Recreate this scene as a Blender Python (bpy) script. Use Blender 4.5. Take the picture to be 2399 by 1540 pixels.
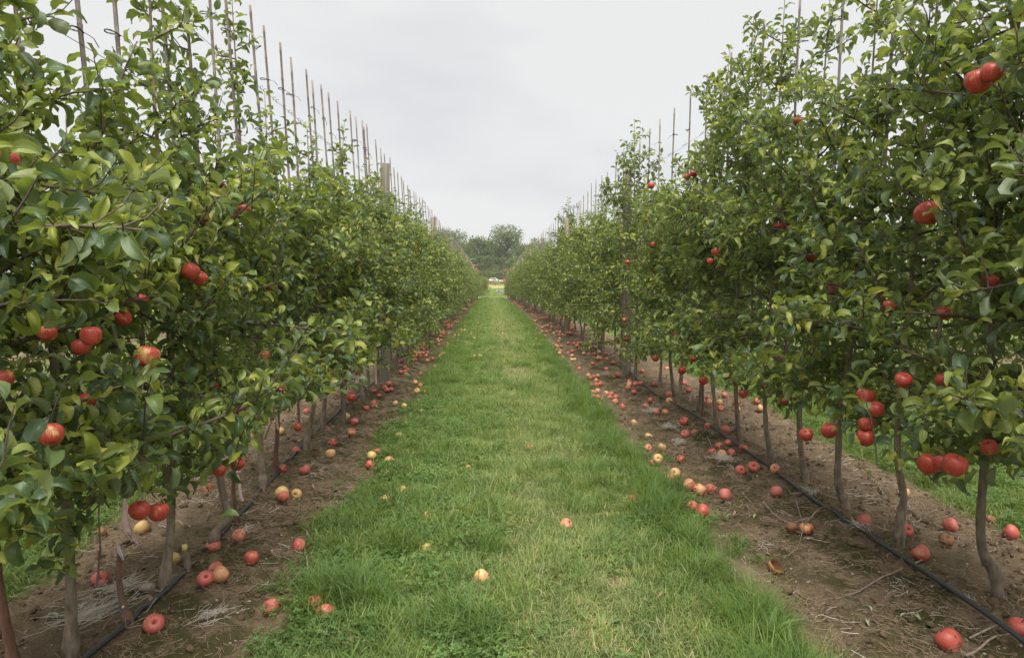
import bpy, math, random
import numpy as np
from mathutils import Matrix, Vector, Quaternion, noise as mnoise

for o in list(bpy.data.objects): bpy.data.objects.remove(o)
SC = bpy.context.scene
COL = SC.collection
R = math.radians
rng = np.random.default_rng(11)

# ------------------------------------------------------------------ camera
H_CAM = 1.45
cam_d = bpy.data.cameras.new('camera'); cam = bpy.data.objects.new('camera', cam_d); COL.objects.link(cam)
cam_d.sensor_width = 36; cam_d.lens = 24; cam_d.clip_start = .05; cam_d.clip_end = 3000
cam.location = (0, 0, H_CAM)
cam.rotation_euler = (R(90 - 4.20), 0, R(-1.82))
SC.camera = cam
SC.render.resolution_x = 1024; SC.render.resolution_y = 657

# ------------------------------------------------------------------ world, sun, exposure
SUN_EL, SUN_AZ = R(64), R(176)
world = bpy.data.worlds.new('World'); SC.world = world; world.use_nodes = True
wt = world.node_tree; wt.nodes.clear()
def wn(t, **k):
    n = wt.nodes.new(t)
    for a, b in k.items(): setattr(n, a, b)
    return n
w_out = wn('ShaderNodeOutputWorld')
w_bg = wn('ShaderNodeBackground')
w_sky = wn('ShaderNodeTexSky', sky_type='NISHITA', sun_disc=False)
w_sky.sun_elevation = SUN_EL; w_sky.sun_rotation = SUN_AZ
w_bg.inputs['Strength'].default_value = 0.05
w_tc = wn('ShaderNodeTexCoord')
w_map = wn('ShaderNodeMapping'); w_map.inputs['Scale'].default_value = (1.0, 1.0, 2.6); w_map.inputs['Location'].default_value = (.75, .35, .1)
w_no = wn('ShaderNodeTexNoise'); w_no.inputs['Scale'].default_value = 1.9; w_no.inputs['Detail'].default_value = 5; w_no.inputs['Roughness'].default_value = .48
w_rp = wn('ShaderNodeValToRGB')
w_rp.color_ramp.elements[0].position = .33; w_rp.color_ramp.elements[0].color = (3.32, 3.39, 3.47, 1)
w_rp.color_ramp.elements[1].position = .50; w_rp.color_ramp.elements[1].color = (3.98, 3.96, 3.92, 1)
w_mx = wn('ShaderNodeMixRGB'); w_mx.inputs['Fac'].default_value = .96
L = wt.links.new
L(w_tc.outputs['Generated'], w_map.inputs['Vector']); L(w_map.outputs['Vector'], w_no.inputs['Vector'])
L(w_no.outputs['Fac'], w_rp.inputs['Fac']); L(w_sky.outputs['Color'], w_mx.inputs['Color1'])
L(w_rp.outputs['Color'], w_mx.inputs['Color2']); L(w_mx.outputs['Color'], w_bg.inputs['Color'])
L(w_bg.outputs['Background'], w_out.inputs['Surface'])
sun_d = bpy.data.lights.new('sun', 'SUN'); sun_d.energy = 1.5; sun_d.angle = R(50); sun_d.color = (1, .96, .9)
sun = bpy.data.objects.new('sun', sun_d); COL.objects.link(sun)
sd = Vector((math.sin(SUN_AZ) * math.cos(SUN_EL), math.cos(SUN_AZ) * math.cos(SUN_EL), math.sin(SUN_EL)))
sun.rotation_euler = sd.to_track_quat('Z', 'Y').to_euler()
SC.view_settings.view_transform = 'Standard'; SC.view_settings.look = 'None'
SC.view_settings.exposure = 2.10; SC.view_settings.gamma = 1; SC.view_settings.use_curve_mapping = False

# ------------------------------------------------------------------ place helpers
FV = 24 / 36 * 2398                                    # focal length in pixels of the 2398-wide view
cm = cam.matrix_basis.to_3x3() if False else (Matrix.Rotation(R(-1.82), 3, 'Z') @ Matrix.Rotation(R(90 - 4.20), 3, 'X'))
def ray(px, py): return cm @ Vector(((px - 1199) / FV, -(py - 770) / FV, -1))
def on_plane(px, py, z):                              # where the sight line of a view pixel meets height z
    d = ray(px, py); t = (z - H_CAM) / d.z
    return Vector((d.x * t, d.y * t, z))
def on_x(px, py, X):                                  # ... and where it meets the plane x = X
    d = ray(px, py); t = X / d.x
    return Vector((X, d.y * t, H_CAM + d.z * t))
cmi = np.array(cm.transposed())
def project(P):                                       # (N,3) -> view px, py, depth
    q = (np.asarray(P) - np.array([0, 0, H_CAM])) @ cmi.T
    dep = -q[:, 2]; dd = np.where(dep > .05, dep, .05)
    return 1199 + q[:, 0] / dd * FV, 770 - q[:, 1] / dd * FV, dep

_tab = np.random.default_rng(5).random((256, 256))
def vnoise(x, y):
    xi = np.floor(x).astype(int); yi = np.floor(y).astype(int); fx = x - xi; fy = y - yi
    fx = fx * fx * (3 - 2 * fx); fy = fy * fy * (3 - 2 * fy)
    a = _tab[xi & 255, yi & 255]; b = _tab[(xi + 1) & 255, yi & 255]; c = _tab[xi & 255, (yi + 1) & 255]; d = _tab[(xi + 1) & 255, (yi + 1) & 255]
    return (a * (1 - fx) + b * fx) * (1 - fy) + (c * (1 - fx) + d * fx) * fy
def fbm(x, y, o=4):
    s = 0; a = .5
    for i in range(o): s = s + a * vnoise(x * 2 ** i + 17.3 * i, y * 2 ** i + 5.1 * i); a *= .5
    return s / (1 - .5 ** o)
def sstep(a, b, x): t = np.clip((x - a) / (b - a), 0, 1); return t * t * (3 - 2 * t)

LX, RX, PITCH = -1.48, 2.12, 3.6                       # the two near tree rows and the row spacing
ROWS = [LX - 2 * PITCH, LX - PITCH, LX, RX, RX + PITCH, RX + 2 * PITCH]
STRIPS = [(-9.6, -7.75), (-6.0, -4.25), (-2.24, -.88), (1.18, 3.02), (4.85, 6.65), (8.4, 10.2)]
ROW_END = 76.0
TY = [20, 30, 40, 50, 60, 76, 98, 112, 130, 150, 172, 240, 3000]; TZ = [0, -.05, -.16, -.31, -.50, -.80, -.78, -.50, -.08, .08, .20, .3, .3]
def dirt_mask(x, y):
    x = np.asarray(x, float); y = np.asarray(y, float)
    w = (fbm(x * 1.3 + 3, y * 1.3, 4) - .5) * .42 + (fbm(x * 7, y * 7 + 9, 2) - .5) * .16
    m = 0
    for a, b in STRIPS:
        m = np.maximum(m, sstep(-.05, .06, np.minimum(x - a, b - x) + w))
    return m * (1 - sstep(ROW_END - .3, ROW_END + .4, y + w * 2))
def hgt(x, y):
    x = np.asarray(x, float); y = np.asarray(y, float)
    d = dirt_mask(x, y)
    r = 0
    for X in ROWS: r = r + .055 * np.exp(-((x - X + .02) / .33) ** 2) * (.65 + .7 * fbm(x * 2 + 4, y * 2.2, 2))
    r = r * (1 - sstep(ROW_END - .5, ROW_END + .5, y))
    n = (fbm(x * 3.2, y * 3.2, 3) - .5) * .035 + d * ((fbm(x * 14, y * 14, 3) - .5) * .045 + np.maximum(fbm(x * 9 + 40, y * 9, 3) - .55, 0) * .16)
    rut = -.022 * d * (np.exp(-((x + 1.02 + .06 * np.sin(y * 1.3)) / .09) ** 2) + np.exp(-((x - 1.45 - .05 * np.sin(y * 1.7)) / .1) ** 2))
    far = 1 - sstep(90, 120, y)
    return (r + n + rut) * far + np.interp(y, TY, TZ)
def hz(x, y): return float(hgt(np.array([x]), np.array([y]))[0])

# ------------------------------------------------------------------ mesh helpers
def mk_mesh(name, V, F, mats=(), smooth=True, midx=None, col=None, colname='leafdata'):
    """V (n,3); F an (m,k) int array or a list of such arrays"""
    me = bpy.data.meshes.new(name)
    Fs = F if isinstance(F, list) else [F]
    Fs = [np.asarray(f, dtype=np.int32) for f in Fs if len(f)]
    V = np.asarray(V, dtype=np.float32)
    tot = sum(f.size for f in Fs); nf = sum(len(f) for f in Fs)
    me.vertices.add(len(V)); me.vertices.foreach_set('co', V.ravel())
    me.loops.add(tot); me.loops.foreach_set('vertex_index', np.concatenate([f.ravel() for f in Fs]))
    me.polygons.add(nf)
    lt = np.concatenate([np.full(len(f), f.shape[1], dtype=np.int32) for f in Fs])
    ls = np.concatenate([[0], np.cumsum(lt)[:-1]]).astype(np.int32)
    me.polygons.foreach_set('loop_start', ls)
    me.polygons.foreach_set('loop_total', lt)
    if smooth: me.polygons.foreach_set('use_smooth', np.ones(nf, dtype=bool))
    for m in mats: me.materials.append(m)
    if midx is not None: me.polygons.foreach_set('material_index', np.asarray(midx, dtype=np.int32))
    if col is not None:
        a = me.color_attributes.new(colname, 'FLOAT_COLOR', 'POINT'); a.data.foreach_set('color', np.asarray(col, dtype=np.float32).ravel())
    me.update(calc_edges=True)
    return me

class MB:
    """collects vertices and faces"""
    def __init__(s): s.V = []; s.F = {}; s.n = 0; s.M = {}
    def add(s, V, F, m=0):
        V = np.asarray(V, float)
        for f in (F if isinstance(F, list) else [F]):
            f = np.asarray(f, int)
            if len(f) == 0: continue
            s.F.setdefault(f.shape[1], []).append(f + s.n); s.M.setdefault(f.shape[1], []).append(np.full(len(f), m))
        s.V.append(V); s.n += len(V); return s
    def mesh(s, name, mats, smooth=True, **k):
        ks = sorted(s.F)
        return mk_mesh(name, np.concatenate(s.V), [np.concatenate(s.F[q]) for q in ks], mats, smooth, np.concatenate([np.concatenate(s.M[q]) for q in ks]), **k)

def tube(P, rad, n=6, cap=True):
    P = np.asarray(P, float); rad = np.broadcast_to(np.asarray(rad, float), (len(P),))
    T = np.gradient(P, axis=0); T /= np.linalg.norm(T, axis=1)[:, None] + 1e-12
    ref = np.array([1., 0, 0]) if abs(T[0, 0]) < .8 else np.array([0, 1., 0])
    A = np.cross(T, ref); A /= np.linalg.norm(A, axis=1)[:, None] + 1e-12
    B = np.cross(T, A)
    th = np.arange(n) * 2 * math.pi / n
    V = (P[:, None] + rad[:, None, None] * (np.cos(th)[None, :, None] * A[:, None] + np.sin(th)[None, :, None] * B[:, None])).reshape(-1, 3)
    i = np.arange(len(P) - 1)[:, None] * n; j = np.arange(n)[None]; j2 = (j + 1) % n
    Q = np.stack([i + j, i + n + j, i + n + j2, i + j2], -1).reshape(-1, 4)
    F = [Q]
    if cap:
        V = np.concatenate([V, P[:1], P[-1:]]); c0 = len(P) * n; e = (len(P) - 1) * n
        jj = np.arange(n); k2 = (jj + 1) % n
        F.append(np.concatenate([np.stack([jj, k2, np.full(n, c0)], 1), np.stack([e + k2, e + jj, np.full(n, c0 + 1)], 1)]))
    return V, F
def box(c, s, rz=0):
    c = np.asarray(c, float); hx, hy, hzz = np.asarray(s, float) / 2
    V = np.array([[x, y, z] for x in (-hx, hx) for y in (-hy, hy) for z in (-hzz, hzz)])
    cr, sr = math.cos(rz), math.sin(rz)
    V[:, :2] = V[:, :2] @ np.array([[cr, sr], [-sr, cr]])
    F = np.array([[0, 1, 3, 2], [4, 6, 7, 5], [0, 4, 5, 1], [2, 3, 7, 6], [0, 2, 6, 4], [1, 5, 7, 3]])
    return V + c, F

def link(name, me, parent=None, loc=None, rz=None, rot=None, sc=None, mat=None):
    o = bpy.data.objects.new(name, me); COL.objects.link(o)
    if parent is not None: o.parent = parent
    if mat is not None: o.matrix_local = mat; return o
    if loc is not None: o.location = loc
    if rz is not None: o.rotation_euler = (0, 0, rz)
    if rot is not None: o.rotation_euler = rot
    if sc is not None: o.scale = (sc, sc, sc) if not hasattr(sc, '__len__') else sc
    return o
def tag(o, label=None, cat=None, group=None, kind=None):
    if label: o['label'] = label
    if cat: o['category'] = cat
    if group: o['group'] = group
    if kind: o['kind'] = kind
    return o

# ------------------------------------------------------------------ materials
def mat(name):
    m = bpy.data.materials.new(name); m.use_nodes = True
    t = m.node_tree; b = t.nodes['Principled BSDF']
    return m, t, b, t.nodes['Material Output']
def N(t, ty, ins=None, **k):
    n = t.nodes.new(ty)
    for a, b in k.items(): setattr(n, a, b)
    for a, b in (ins or {}).items():
        if isinstance(b, bpy.types.NodeSocket): t.links.new(b, n.inputs[a])
        else: n.inputs[a].default_value = b
    return n
def ramp(t, fac, stops, interp='LINEAR'):
    n = t.nodes.new('ShaderNodeValToRGB'); t.links.new(fac, n.inputs['Fac']); cr = n.color_ramp; cr.interpolation = interp
    while len(cr.elements) < len(stops): cr.elements.new(.5)
    for e, (p, c) in zip(cr.elements, stops): e.position = p; e.color = (*c, 1) if len(c) == 3 else c
    return n.outputs['Color']
def mth(t, op, a, b=0.0, clamp=False):
    n = t.nodes.new('ShaderNodeMath'); n.operation = op; n.use_clamp = clamp
    for i, v in enumerate((a, b)):
        if isinstance(v, bpy.types.NodeSocket): t.links.new(v, n.inputs[i])
        else: n.inputs[i].default_value = v
    return n.outputs[0]
def mix(t, f, a, b, bt='MIX'):
    n = t.nodes.new('ShaderNodeMixRGB'); n.blend_type = bt
    for i, v in zip(('Fac', 'Color1', 'Color2'), (f, a, b)):
        if isinstance(v, bpy.types.NodeSocket): t.links.new(v, n.inputs[i])
        else: n.inputs[i].default_value = v if i == 'Fac' else ((*v, 1) if len(v) == 3 else v)
    return n.outputs['Color']
def noise(t, vec, scale, detail=3, rough=.55):
    n = N(t, 'ShaderNodeTexNoise', {'Scale': scale, 'Detail': detail, 'Roughness': rough}); t.links.new(vec, n.inputs['Vector']); return n.outputs['Fac']
def bump(t, h, strength, dist, b):
    n = N(t, 'ShaderNodeBump', {'Strength': strength, 'Distance': dist, 'Height': h}); t.links.new(n.outputs['Normal'], b.inputs['Normal'])

def leaf_material(name, stops, under, trans=.3, vein=True, rough=.45):
    m, t, b, out = mat(name)
    at = N(t, 'ShaderNodeAttribute', attribute_name='leafdata'); oi = N(t, 'ShaderNodeObjectInfo')
    sp = N(t, 'ShaderNodeSeparateColor', {'Color': at.outputs['Color']})
    u, v, young = sp.outputs[0], sp.outputs[1], sp.outputs[2]
    rnd = mth(t, 'FRACT', mth(t, 'ADD', at.outputs['Alpha'], oi.outputs['Random']))
    c = ramp(t, rnd, stops)
    tc = N(t, 'ShaderNodeTexCoord')
    geo = N(t, 'ShaderNodeNewGeometry')
    if vein:
        no = noise(t, geo.outputs['Position'], 32, 2)
        blot = mth(t, 'MULTIPLY', ramp(t, mth(t, 'ADD', no, mth(t, 'MULTIPLY', v, .22)), [(.56, (0, 0, 0)), (.70, (1, 1, 1))]), ramp(t, rnd, [(.42, (0, 0, 0)), (.6, (1, 1, 1))]))
        c = mix(t, mth(t, 'MULTIPLY', blot, .75), c, (.27, .30, .03))
        brown = mth(t, 'MULTIPLY', ramp(t, noise(t, geo.outputs['Position'], 60, 2), [(.66, (0, 0, 0)), (.70, (1, 1, 1))]), ramp(t, rnd, [(.80, (0, 0, 0)), (.9, (1, 1, 1))]))
        c = mix(t, mth(t, 'MULTIPLY', brown, .8), c, (.10, .045, .015))
        mid = ramp(t, v, [(.0, (1, 1, 1)), (.09, (0, 0, 0))])
        sv = N(t, 'ShaderNodeMath', operation='SINE'); t.links.new(mth(t, 'MULTIPLY', mth(t, 'SUBTRACT', u, mth(t, 'MULTIPLY', v, .28)), 46), sv.inputs[0])
        svr = ramp(t, sv.outputs[0], [(.86, (0, 0, 0)), (.98, (1, 1, 1))])
        vv = mth(t, 'MAXIMUM', mid, mth(t, 'MULTIPLY', svr, .35))
        c = mix(t, mth(t, 'MULTIPLY', vv, .38), c, (.24, .30, .10))
        c = mix(t, mth(t, 'MULTIPLY', young, .55), c, (.15, .22, .075))
        bump(t, mth(t, 'ADD', mth(t, 'MULTIPLY', vv, -1), mth(t, 'MULTIPLY', no, .4)), .35, .004, b)
    if name in ('grass_blade', 'lawn_blade', 'clover_leaf', 'dry_blade'):
        c = mix(t, 1.0, c, ramp(t, noise(t, geo.outputs['Position'], 5.5, 3, .6), [(.36, (.50, .60, .55)), (.52, (.98, 1, .98)), (.66, (1.42, 1.28, 1.15))]), 'MULTIPLY')
    top = c
    c = mix(t, mth(t, 'MULTIPLY', geo.outputs['Backfacing'], .62), c, under)
    t.links.new(c, b.inputs['Base Color']); b.inputs['Roughness'].default_value = rough; b.inputs['Specular IOR Level'].default_value = .7 if vein else .3
    tr = N(t, 'ShaderNodeBsdfTranslucent'); t.links.new(mix(t, .55, top, (.38, .48, .05)), tr.inputs['Color'])
    mx = N(t, 'ShaderNodeMixShader', {'Fac': trans}); t.links.new(b.outputs[0], mx.inputs[1]); t.links.new(tr.outputs[0], mx.inputs[2])
    t.links.new(mx.outputs[0], out.inputs['Surface'])
    return m
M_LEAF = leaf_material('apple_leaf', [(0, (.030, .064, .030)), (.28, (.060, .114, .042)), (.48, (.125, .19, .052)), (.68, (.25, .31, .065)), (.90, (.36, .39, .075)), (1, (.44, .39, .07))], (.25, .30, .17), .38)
M_GRASS = leaf_material('grass_blade', [(0, (.065, .14, .024)), (.5, (.115, .205, .035)), (.8, (.18, .27, .05)), (1, (.32, .34, .10))], (.12, .20, .06), .35, False, .5)
M_LAWN = leaf_material('lawn_blade', [(0, (.11, .18, .034)), (.4, (.21, .29, .06)), (.7, (.38, .42, .14)), (1, (.62, .55, .30))], (.2, .26, .1), .35, False, .55)
M_DRYG = leaf_material('dry_blade', [(0, (.30, .25, .12)), (.5, (.42, .35, .19)), (1, (.52, .45, .28))], (.4, .34, .2), .25, False, .7)
M_CLOV = leaf_material('clover_leaf', [(0, (.05, .12, .022)), (.5, (.105, .19, .03)), (1, (.21, .29, .055))], (.12, .2, .07), .3, False, .5)
M_TREE = leaf_material('far_foliage', [(0, (.040, .074, .028)), (.5, (.085, .13, .042)), (1, (.16, .19, .06))], (.13, .17, .07), .28, False, .7)
M_AUT = leaf_material('autumn_foliage', [(0, (.18, .07, .03)), (.5, (.24, .12, .05)), (1, (.28, .20, .07))], (.2, .12, .06), .2, False, .7)
M_GOLD = leaf_material('goldenrod', [(0, (.12, .12, .04)), (.5, (.22, .18, .08)), (1, (.32, .24, .14))], (.2, .18, .08), .2, False, .7)
M_MAROON = leaf_material('maroon_foliage', [(0, (.07, .05, .035)), (.5, (.11, .075, .05)), (1, (.13, .11, .05))], (.1, .08, .05), .2, False, .7)

def bark(name, c1, c2, scale=1.0, rough=.85, streak=8):
    m, t, b, out = mat(name)
    tc = N(t, 'ShaderNodeTexCoord'); mp = N(t, 'ShaderNodeMapping', {'Scale': (30 * scale, 30 * scale, streak * scale)}); t.links.new(tc.outputs['Object'], mp.inputs['Vector'])
    n1 = noise(t, mp.outputs[0], 1.5, 5, .65); n2 = noise(t, tc.outputs['Object'], 14 * scale, 3)
    oi = N(t, 'ShaderNodeObjectInfo')
    c = mix(t, ramp(t, n1, [(.35, (0, 0, 0)), (.65, (1, 1, 1))]), c1, c2)
    c = mix(t, mth(t, 'MULTIPLY', ramp(t, n2, [(.5, (0, 0, 0)), (.75, (1, 1, 1))]), .5), c, tuple(x * 1.5 for x in c2))
    c = mix(t, .5, c, mix(t, 1, c, ramp(t, oi.outputs['Random'], [(0, (.6, .6, .6)), (1, (1.35, 1.25, 1.15))]), 'MULTIPLY'))
    t.links.new(c, b.inputs['Base Color']); b.inputs['Roughness'].default_value = rough
    bump(t, n1, .9, .008, b)
    return m
M_BARK = bark('apple_bark', (.115, .085, .062), (.29, .235, .185))
M_BARKR = bark('sapling_bark', (.15, .075, .05), (.24, .14, .10))
M_TWIG = bark('twig_bark', (.07, .05, .042), (.15, .115, .10))
M_TWIGG = bark('dead_twig', (.16, .12, .10), (.34, .29, .25))
M_POST = bark('weathered_post', (.15, .13, .095), (.30, .265, .205), .6, .9, 1.2)
M_BAMB = bark('weathered_bamboo', (.15, .12, .105), (.29, .25, .225), 1, .7, 1.5)
M_FTRUNK = bark('far_trunk', (.06, .05, .045), (.10, .085, .075), .1)

def plain(name, c, rough=.5, spec=.5, metal=0, bumpy=0):
    m, t, b, out = mat(name)
    tc = N(t, 'ShaderNodeTexCoord'); n1 = noise(t, tc.outputs['Object'], 25, 3)
    cc = mix(t, n1, tuple(x * .75 for x in c), tuple(min(1, x * 1.25) for x in c))
    t.links.new(cc, b.inputs['Base Color']); b.inputs['Roughness'].default_value = rough; b.inputs['Specular IOR Level'].default_value = spec; b.inputs['Metallic'].default_value = metal
    if bumpy: bump(t, n1, .5, bumpy, b)
    return m
M_PIPE = plain('black_pipe', (.035, .036, .04), .42, .5)
M_WIRE = plain('steel_wire', (.10, .10, .10), .5, .5, .6)
M_TIE = plain('black_tie', (.02, .02, .022), .5)
M_RIB = plain('pink_ribbon', (.88, .60, .58), .6)
M_TAG = plain('aluminium_tag', (.78, .80, .80), .4, .5, .1)
M_INK = plain('tag_ink', (.06, .07, .06), .7)
M_BLUE = plain('blue_paint', (.03, .09, .26), .6); M_WHT = plain('white_paint', (.7, .72, .72), .6); M_YEL = plain('yellow_plastic', (.65, .6, .18), .5)
M_STONE = plain('pebble', (.33, .29, .24), .8, .3, 0, .003)
M_STRAWB = plain('brown_straw', (.33, .245, .155), .8); M_STRAWW = plain('bleached_straw', (.60, .54, .46), .75)
M_FLEAF = plain('fallen_leaf_pale', (.34, .38, .24), .6); M_FLEAFB = plain('fallen_leaf_brown', (.30, .20, .11), .7)
M_CRATE = plain('crate_wood', (.34, .33, .32), .8); M_CRATER = plain('red_brace', (.28, .10, .08), .8)

def apple_material(name, rot=False):
    m, t, b, out = mat(name)
    tc = N(t, 'ShaderNodeTexCoord'); oi = N(t, 'ShaderNodeObjectInfo')
    sc = N(t, 'ShaderNodeSeparateColor', {'Color': oi.outputs['Color']})      # r: yellow share, g: rot, b: chalky bloom
    off = N(t, 'ShaderNodeVectorMath', operation='ADD'); t.links.new(tc.outputs['Object'], off.inputs[0])
    rr = N(t, 'ShaderNodeCombineXYZ'); 
    for i in range(3): t.links.new(mth(t, 'MULTIPLY', oi.outputs['Random'], 3.1 + i * 2.7), rr.inputs[i])
    t.links.new(rr.outputs[0], off.inputs[1]); vec = off.outputs[0]
    so = N(t, 'ShaderNodeSeparateXYZ', {'Vector': tc.outputs['Object']})
    ang = N(t, 'ShaderNodeMath', operation='ARCTAN2'); t.links.new(so.outputs[1], ang.inputs[0]); t.links.new(so.outputs[0], ang.inputs[1])
    sv = N(t, 'ShaderNodeCombineXYZ'); t.links.new(mth(t, 'MULTIPLY', ang.outputs[0], 5), sv.inputs[0]); t.links.new(mth(t, 'MULTIPLY', so.outputs[2], 16), sv.inputs[1]); t.links.new(mth(t, 'MULTIPLY', oi.outputs['Random'], 40), sv.inputs[2])
    streak = noise(t, sv.outputs[0], 2.0, 3, .6)
    big = noise(t, vec, 22, 2)
    ye = mth(t, 'ADD', mth(t, 'ADD', big, mth(t, 'MULTIPLY', mth(t, 'SUBTRACT', streak, .5), .45)), mth(t, 'SUBTRACT', mth(t, 'MULTIPLY', sc.outputs[0], .75), .30))
    red = ramp(t, streak, [(.3, (.36, .026, .022)), (.7, (.54, .085, .055))])
    yel = ramp(t, big, [(.3, (.60, .48, .16)), (.7, (.66, .38, .14))])
    c = mix(t, ramp(t, ye, [(.42, (0, 0, 0)), (.64, (1, 1, 1))]), red, yel)
    c = mix(t, mth(t, 'MULTIPLY', mth(t, 'MULTIPLY', sc.outputs[2], .75), ramp(t, noise(t, vec, 14, 2), [(.3, (.25, .25, .25)), (.7, (1, 1, 1))])), c, (.70, .30, .235))
    vo = N(t, 'ShaderNodeTexVoronoi', {'Scale': 260.}); t.links.new(vec, vo.inputs['Vector'])
    c = mix(t, mth(t, 'MULTIPLY', ramp(t, vo.outputs['Distance'], [(.12, (1, 1, 1)), (.22, (0, 0, 0))]), .35), c, (.75, .52, .30))
    rt = noise(t, vec, 45, 2)
    vs = N(t, 'ShaderNodeTexVoronoi', {'Scale': 26.}); t.links.new(vec, vs.inputs['Vector'])
    rf = ramp(t, mth(t, 'SUBTRACT', mth(t, 'ADD', mth(t, 'MULTIPLY', sc.outputs[1], .42), mth(t, 'MULTIPLY', rt, .22)), mth(t, 'ADD', vs.outputs['Distance'], .02)), [(.0, (0, 0, 0)), (.06, (1, 1, 1))])
    c = mix(t, rf, c, ramp(t, rt, [(.35, (.22, .11, .05)), (.6, (.045, .03, .022))]))
    t.links.new(c, b.inputs['Base Color'])
    t.links.new(mth(t, 'ADD', .36, mth(t, 'MULTIPLY', sc.outputs[2], .2)), b.inputs['Roughness'])
    b.inputs['Subsurface Weight'].default_value = 0.0
    bump(t, noise(t, vec, 60, 2), .12, .004, b)
    return m
M_APPLE = apple_material('apple_skin')
M_ROT = plain('rotten_apple', (.24, .12, .055), .7, .4, 0, .006)
M_ROTIN = plain('rotten_flesh', (.10, .05, .022), .85, .3, 0, .008)
M_STEM = plain('apple_stem', (.09, .055, .03), .8)
M_CALYX = plain('apple_calyx', (.045, .035, .02), .9)

# ground material: soil / moss / grass by attribute, colour and grain by noise
def ground_material():
    m, t, b, out = mat('ground_soil')
    geo = N(t, 'ShaderNodeNewGeometry'); P = geo.outputs['Position']
    at = N(t, 'ShaderNodeAttribute', attribute_name='groundmask'); sp = N(t, 'ShaderNodeSeparateColor', {'Color': at.outputs['Color']})
    n1 = noise(t, P, 2.2, 4); n2 = noise(t, P, 24, 5, .7); n3 = noise(t, P, 130, 4, .7)
    soil = mix(t, ramp(t, n1, [(.35, (0, 0, 0)), (.65, (1, 1, 1))]), (.175, .120, .072), (.285, .208, .130))
    soil = mix(t, ramp(t, n2, [(.3, (0, 0, 0)), (.72, (1, 1, 1))]), mix(t, .72, soil, (.055, .038, .024)), soil)
    soil = mix(t, mth(t, 'MULTIPLY', ramp(t, n3, [(.48, (0, 0, 0)), (.66, (1, 1, 1))]), .55), soil, (.36, .285, .20))
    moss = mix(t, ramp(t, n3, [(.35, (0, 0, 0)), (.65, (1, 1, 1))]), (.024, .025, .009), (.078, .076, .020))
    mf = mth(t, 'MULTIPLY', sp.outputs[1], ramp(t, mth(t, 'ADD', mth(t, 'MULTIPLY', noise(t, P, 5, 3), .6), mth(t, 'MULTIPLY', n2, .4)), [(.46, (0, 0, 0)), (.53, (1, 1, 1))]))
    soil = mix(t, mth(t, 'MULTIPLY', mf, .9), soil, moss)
    th = mix(t, ramp(t, n2, [(.35, (0, 0, 0)), (.7, (1, 1, 1))]), (.06, .085, .022), (.15, .16, .055))
    far = mix(t, ramp(t, n1, [(.35, (0, 0, 0)), (.65, (1, 1, 1))]), (.13, .22, .05), (.20, .27, .07))
    dd = N(t, 'ShaderNodeSeparateXYZ', {'Vector': P})
    th = mix(t, ramp(t, mth(t, 'DIVIDE', dd.outputs[1], 60), [(.12, (0, 0, 0)), (.6, (1, 1, 1))]), th, far)
    c = mix(t, sp.outputs[0], th, soil)
    c = mix(t, sp.outputs[2], c, mix(t, n2, (.34, .30, .12), (.42, .37, .18)))
    t.links.new(c, b.inputs['Base Color']); b.inputs['Roughness'].default_value = .95; b.inputs['Specular IOR Level'].default_value = .2
    hh = mth(t, 'ADD', mth(t, 'MULTIPLY', n2, .7), mth(t, 'MULTIPLY', n3, .5))
    bump(t, hh, .9, .02, b)
    return m
M_GROUND = ground_material()

# ------------------------------------------------------------------ ground: one sheet to the horizon
def axis(fine_a, fine_b, step, lo, hi, g=1.16):
    a = list(np.arange(fine_a, fine_b, step)); s = step; x = fine_b
    while x < hi: a.append(x); s *= g; x += s
    a.append(hi); s = step; x = fine_a - step; b = []
    while x > lo: b.append(x); s *= g; x -= s
    b.append(lo); return np.array(b[::-1] + a)
gx = axis(-3.3, 4.2, .032, -1200, 1200, 1.12)
gy = np.concatenate([[-60, -20, -6, -2], np.arange(-.5, 1.3, .2), np.arange(1.4, 9, .032), np.geomspace(9, 90, 280), np.geomspace(93, 2500, 70)])
GX, GY = np.meshgrid(gx, gy)
GZ = hgt(GX, GY)
nx, ny = len(gx), len(gy)
ii = (np.arange(ny - 1)[:, None] * nx + np.arange(nx - 1)[None]).ravel()
gF = np.stack([ii, ii + 1, ii + nx + 1, ii + nx], 1)
dm = dirt_mask(GX, GY)
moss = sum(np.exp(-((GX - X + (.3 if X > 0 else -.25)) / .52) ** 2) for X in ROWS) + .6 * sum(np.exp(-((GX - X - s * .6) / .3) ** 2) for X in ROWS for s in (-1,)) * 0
track = sstep(77, 78.5, GY + (fbm(GX, GY) - .5) * 2) * (1 - sstep(83, 86, GY + (fbm(GX, GY) - .5) * 2)) * .8 + sstep(118, 132, GY) * (1 - sstep(230, 300, GY)) * .8
gcol = np.stack([dm, np.clip(moss, 0, 1) * dm, track, np.ones_like(dm)], -1).reshape(-1, 4)
ground = link('ground', mk_mesh('ground', np.stack([GX, GY, GZ], -1).reshape(-1, 3), gF, [M_GROUND], True, col=gcol, colname='groundmask'))
tag(ground, kind='structure')

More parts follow.
